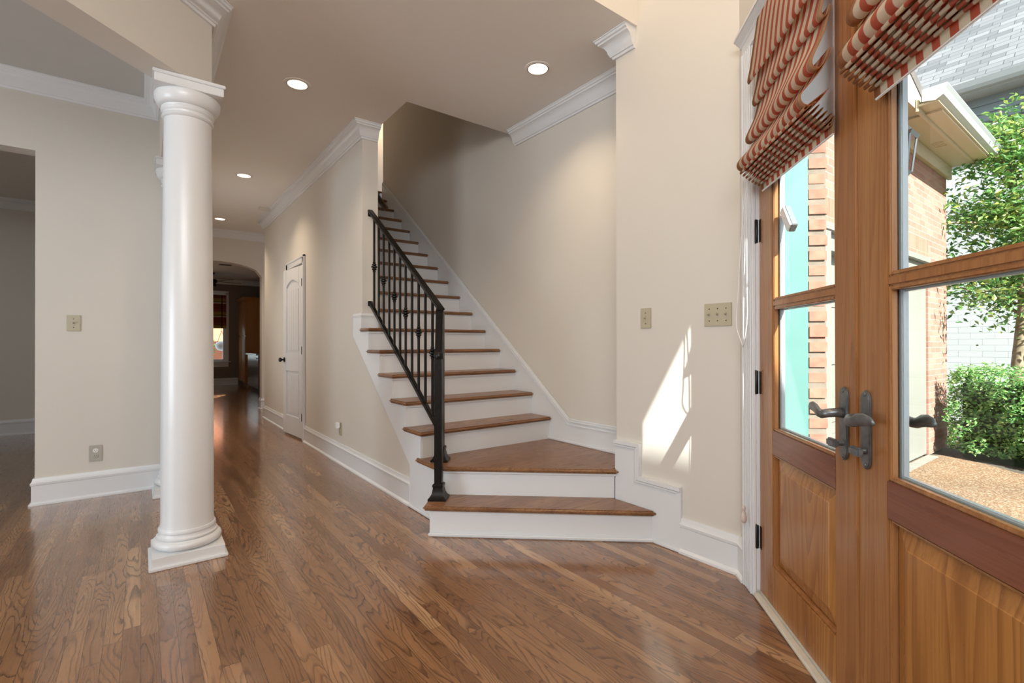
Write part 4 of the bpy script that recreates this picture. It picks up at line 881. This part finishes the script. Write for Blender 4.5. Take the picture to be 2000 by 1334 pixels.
def hedge_pt(r):
    u = r.uniform(0, hl); k = r.random()
    zt = 0.76+0.05*math.sin(u*7)+0.03*math.sin(u*19)
    if k < 0.62:
        z = GZ+0.06+r.random()*(zt-GZ-0.06); w = 0.05*math.sin(u*9+z*5)+0.04*math.sin(u*23-z*17)-abs(r.gauss(0, 0.05)); n = Vector((hnv.x, hnv.y, 0.3))
    elif k < 0.92:
        z = zt+r.gauss(0, 0.035); w = -r.uniform(0, 0.75); n = Vector((0, 0, 1))
    else:
        z = GZ+0.1+r.random()*(zt-GZ-0.1); w = -r.uniform(0, 0.7); u = abs(r.gauss(0, 0.03)); n = Vector((-hdv.x, -hdv.y, 0.2))
    p = H0+hdv*u+hnv*w
    return Vector((p.x, p.y, z)), n
m = MB(); leaves(m, random.Random(11), None, 12500, hedge_pt, 0.048, 0.5)
f = obj('foliage', m, LEAFH, hd); f['kind'] = 'stuff'
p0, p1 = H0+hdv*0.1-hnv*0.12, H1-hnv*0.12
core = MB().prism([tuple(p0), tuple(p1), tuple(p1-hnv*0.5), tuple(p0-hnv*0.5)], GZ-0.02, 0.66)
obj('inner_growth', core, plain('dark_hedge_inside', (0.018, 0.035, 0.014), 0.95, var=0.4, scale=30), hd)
tr = thing('young_tree', 'leafy young tree with pale trunk between the hedge and white wall', 'tree', (9.0, 1.12, GZ))
tk = [(9.02, 1.17, GZ-0.02), (9.0, 1.15, 0.6), (8.97, 1.10, 1.3), (8.95, 1.08, 1.75), (8.98, 1.12, 2.6), (9.0, 1.2, 3.4), (9.02, 1.3, 4.2)]
obj('trunk', MB().tube([tuple(v) for v in smoothpath(tk, 4)], [0.085-0.0029*i for i in range(25)], 14), BARK, tr, smooth=True)
m = MB(); rnd = random.Random(21); tips = []
for i in range(34):
    h = 1.45+2.6*rnd.random(); a = rnd.uniform(0, 2*math.pi); L = rnd.uniform(0.55, 1.05)*(1.1-0.16*(h-1.4))
    b = Vector((8.97, 1.12+0.05*(h-1.3), h)); d_ = Vector((math.cos(a), math.sin(a), rnd.uniform(-0.1, 0.35)))
    pts = [b, b+d_*L*0.4+Vector((0, 0, 0.05)), b+d_*L*0.75+Vector((0, 0, 0.02)), b+d_*L]
    m.tube(pts, [0.02, 0.014, 0.009, 0.004], 6); tips += [(pts[k], pts[k+1]) for k in (0, 1, 2)]
obj('branches', m, BARK, tr, smooth=True)
def tree_pt(r):
    a, b = r.choice(tips); p = a.lerp(b, r.random())
    q = p+Vector((r.gauss(0, 0.17), r.gauss(0, 0.17), r.gauss(0, 0.17)))
    return q, Vector((r.gauss(0, .5), r.gauss(0, .5), 0.6))
m = MB(); leaves(m, random.Random(31), None, 9000, tree_pt, 0.085, 0.45)
f = obj('foliage', m, LEAFT, tr); f['kind'] = 'stuff'
SC.cycles.use_denoising = True
SC.cycles.max_bounces = 10; SC.cycles.diffuse_bounces = 5; SC.cycles.transparent_max_bounces = 16
SC.cycles.sample_clamp_indirect = 6.0; SC.cycles.caustics_reflective = False; SC.cycles.caustics_refractive = False
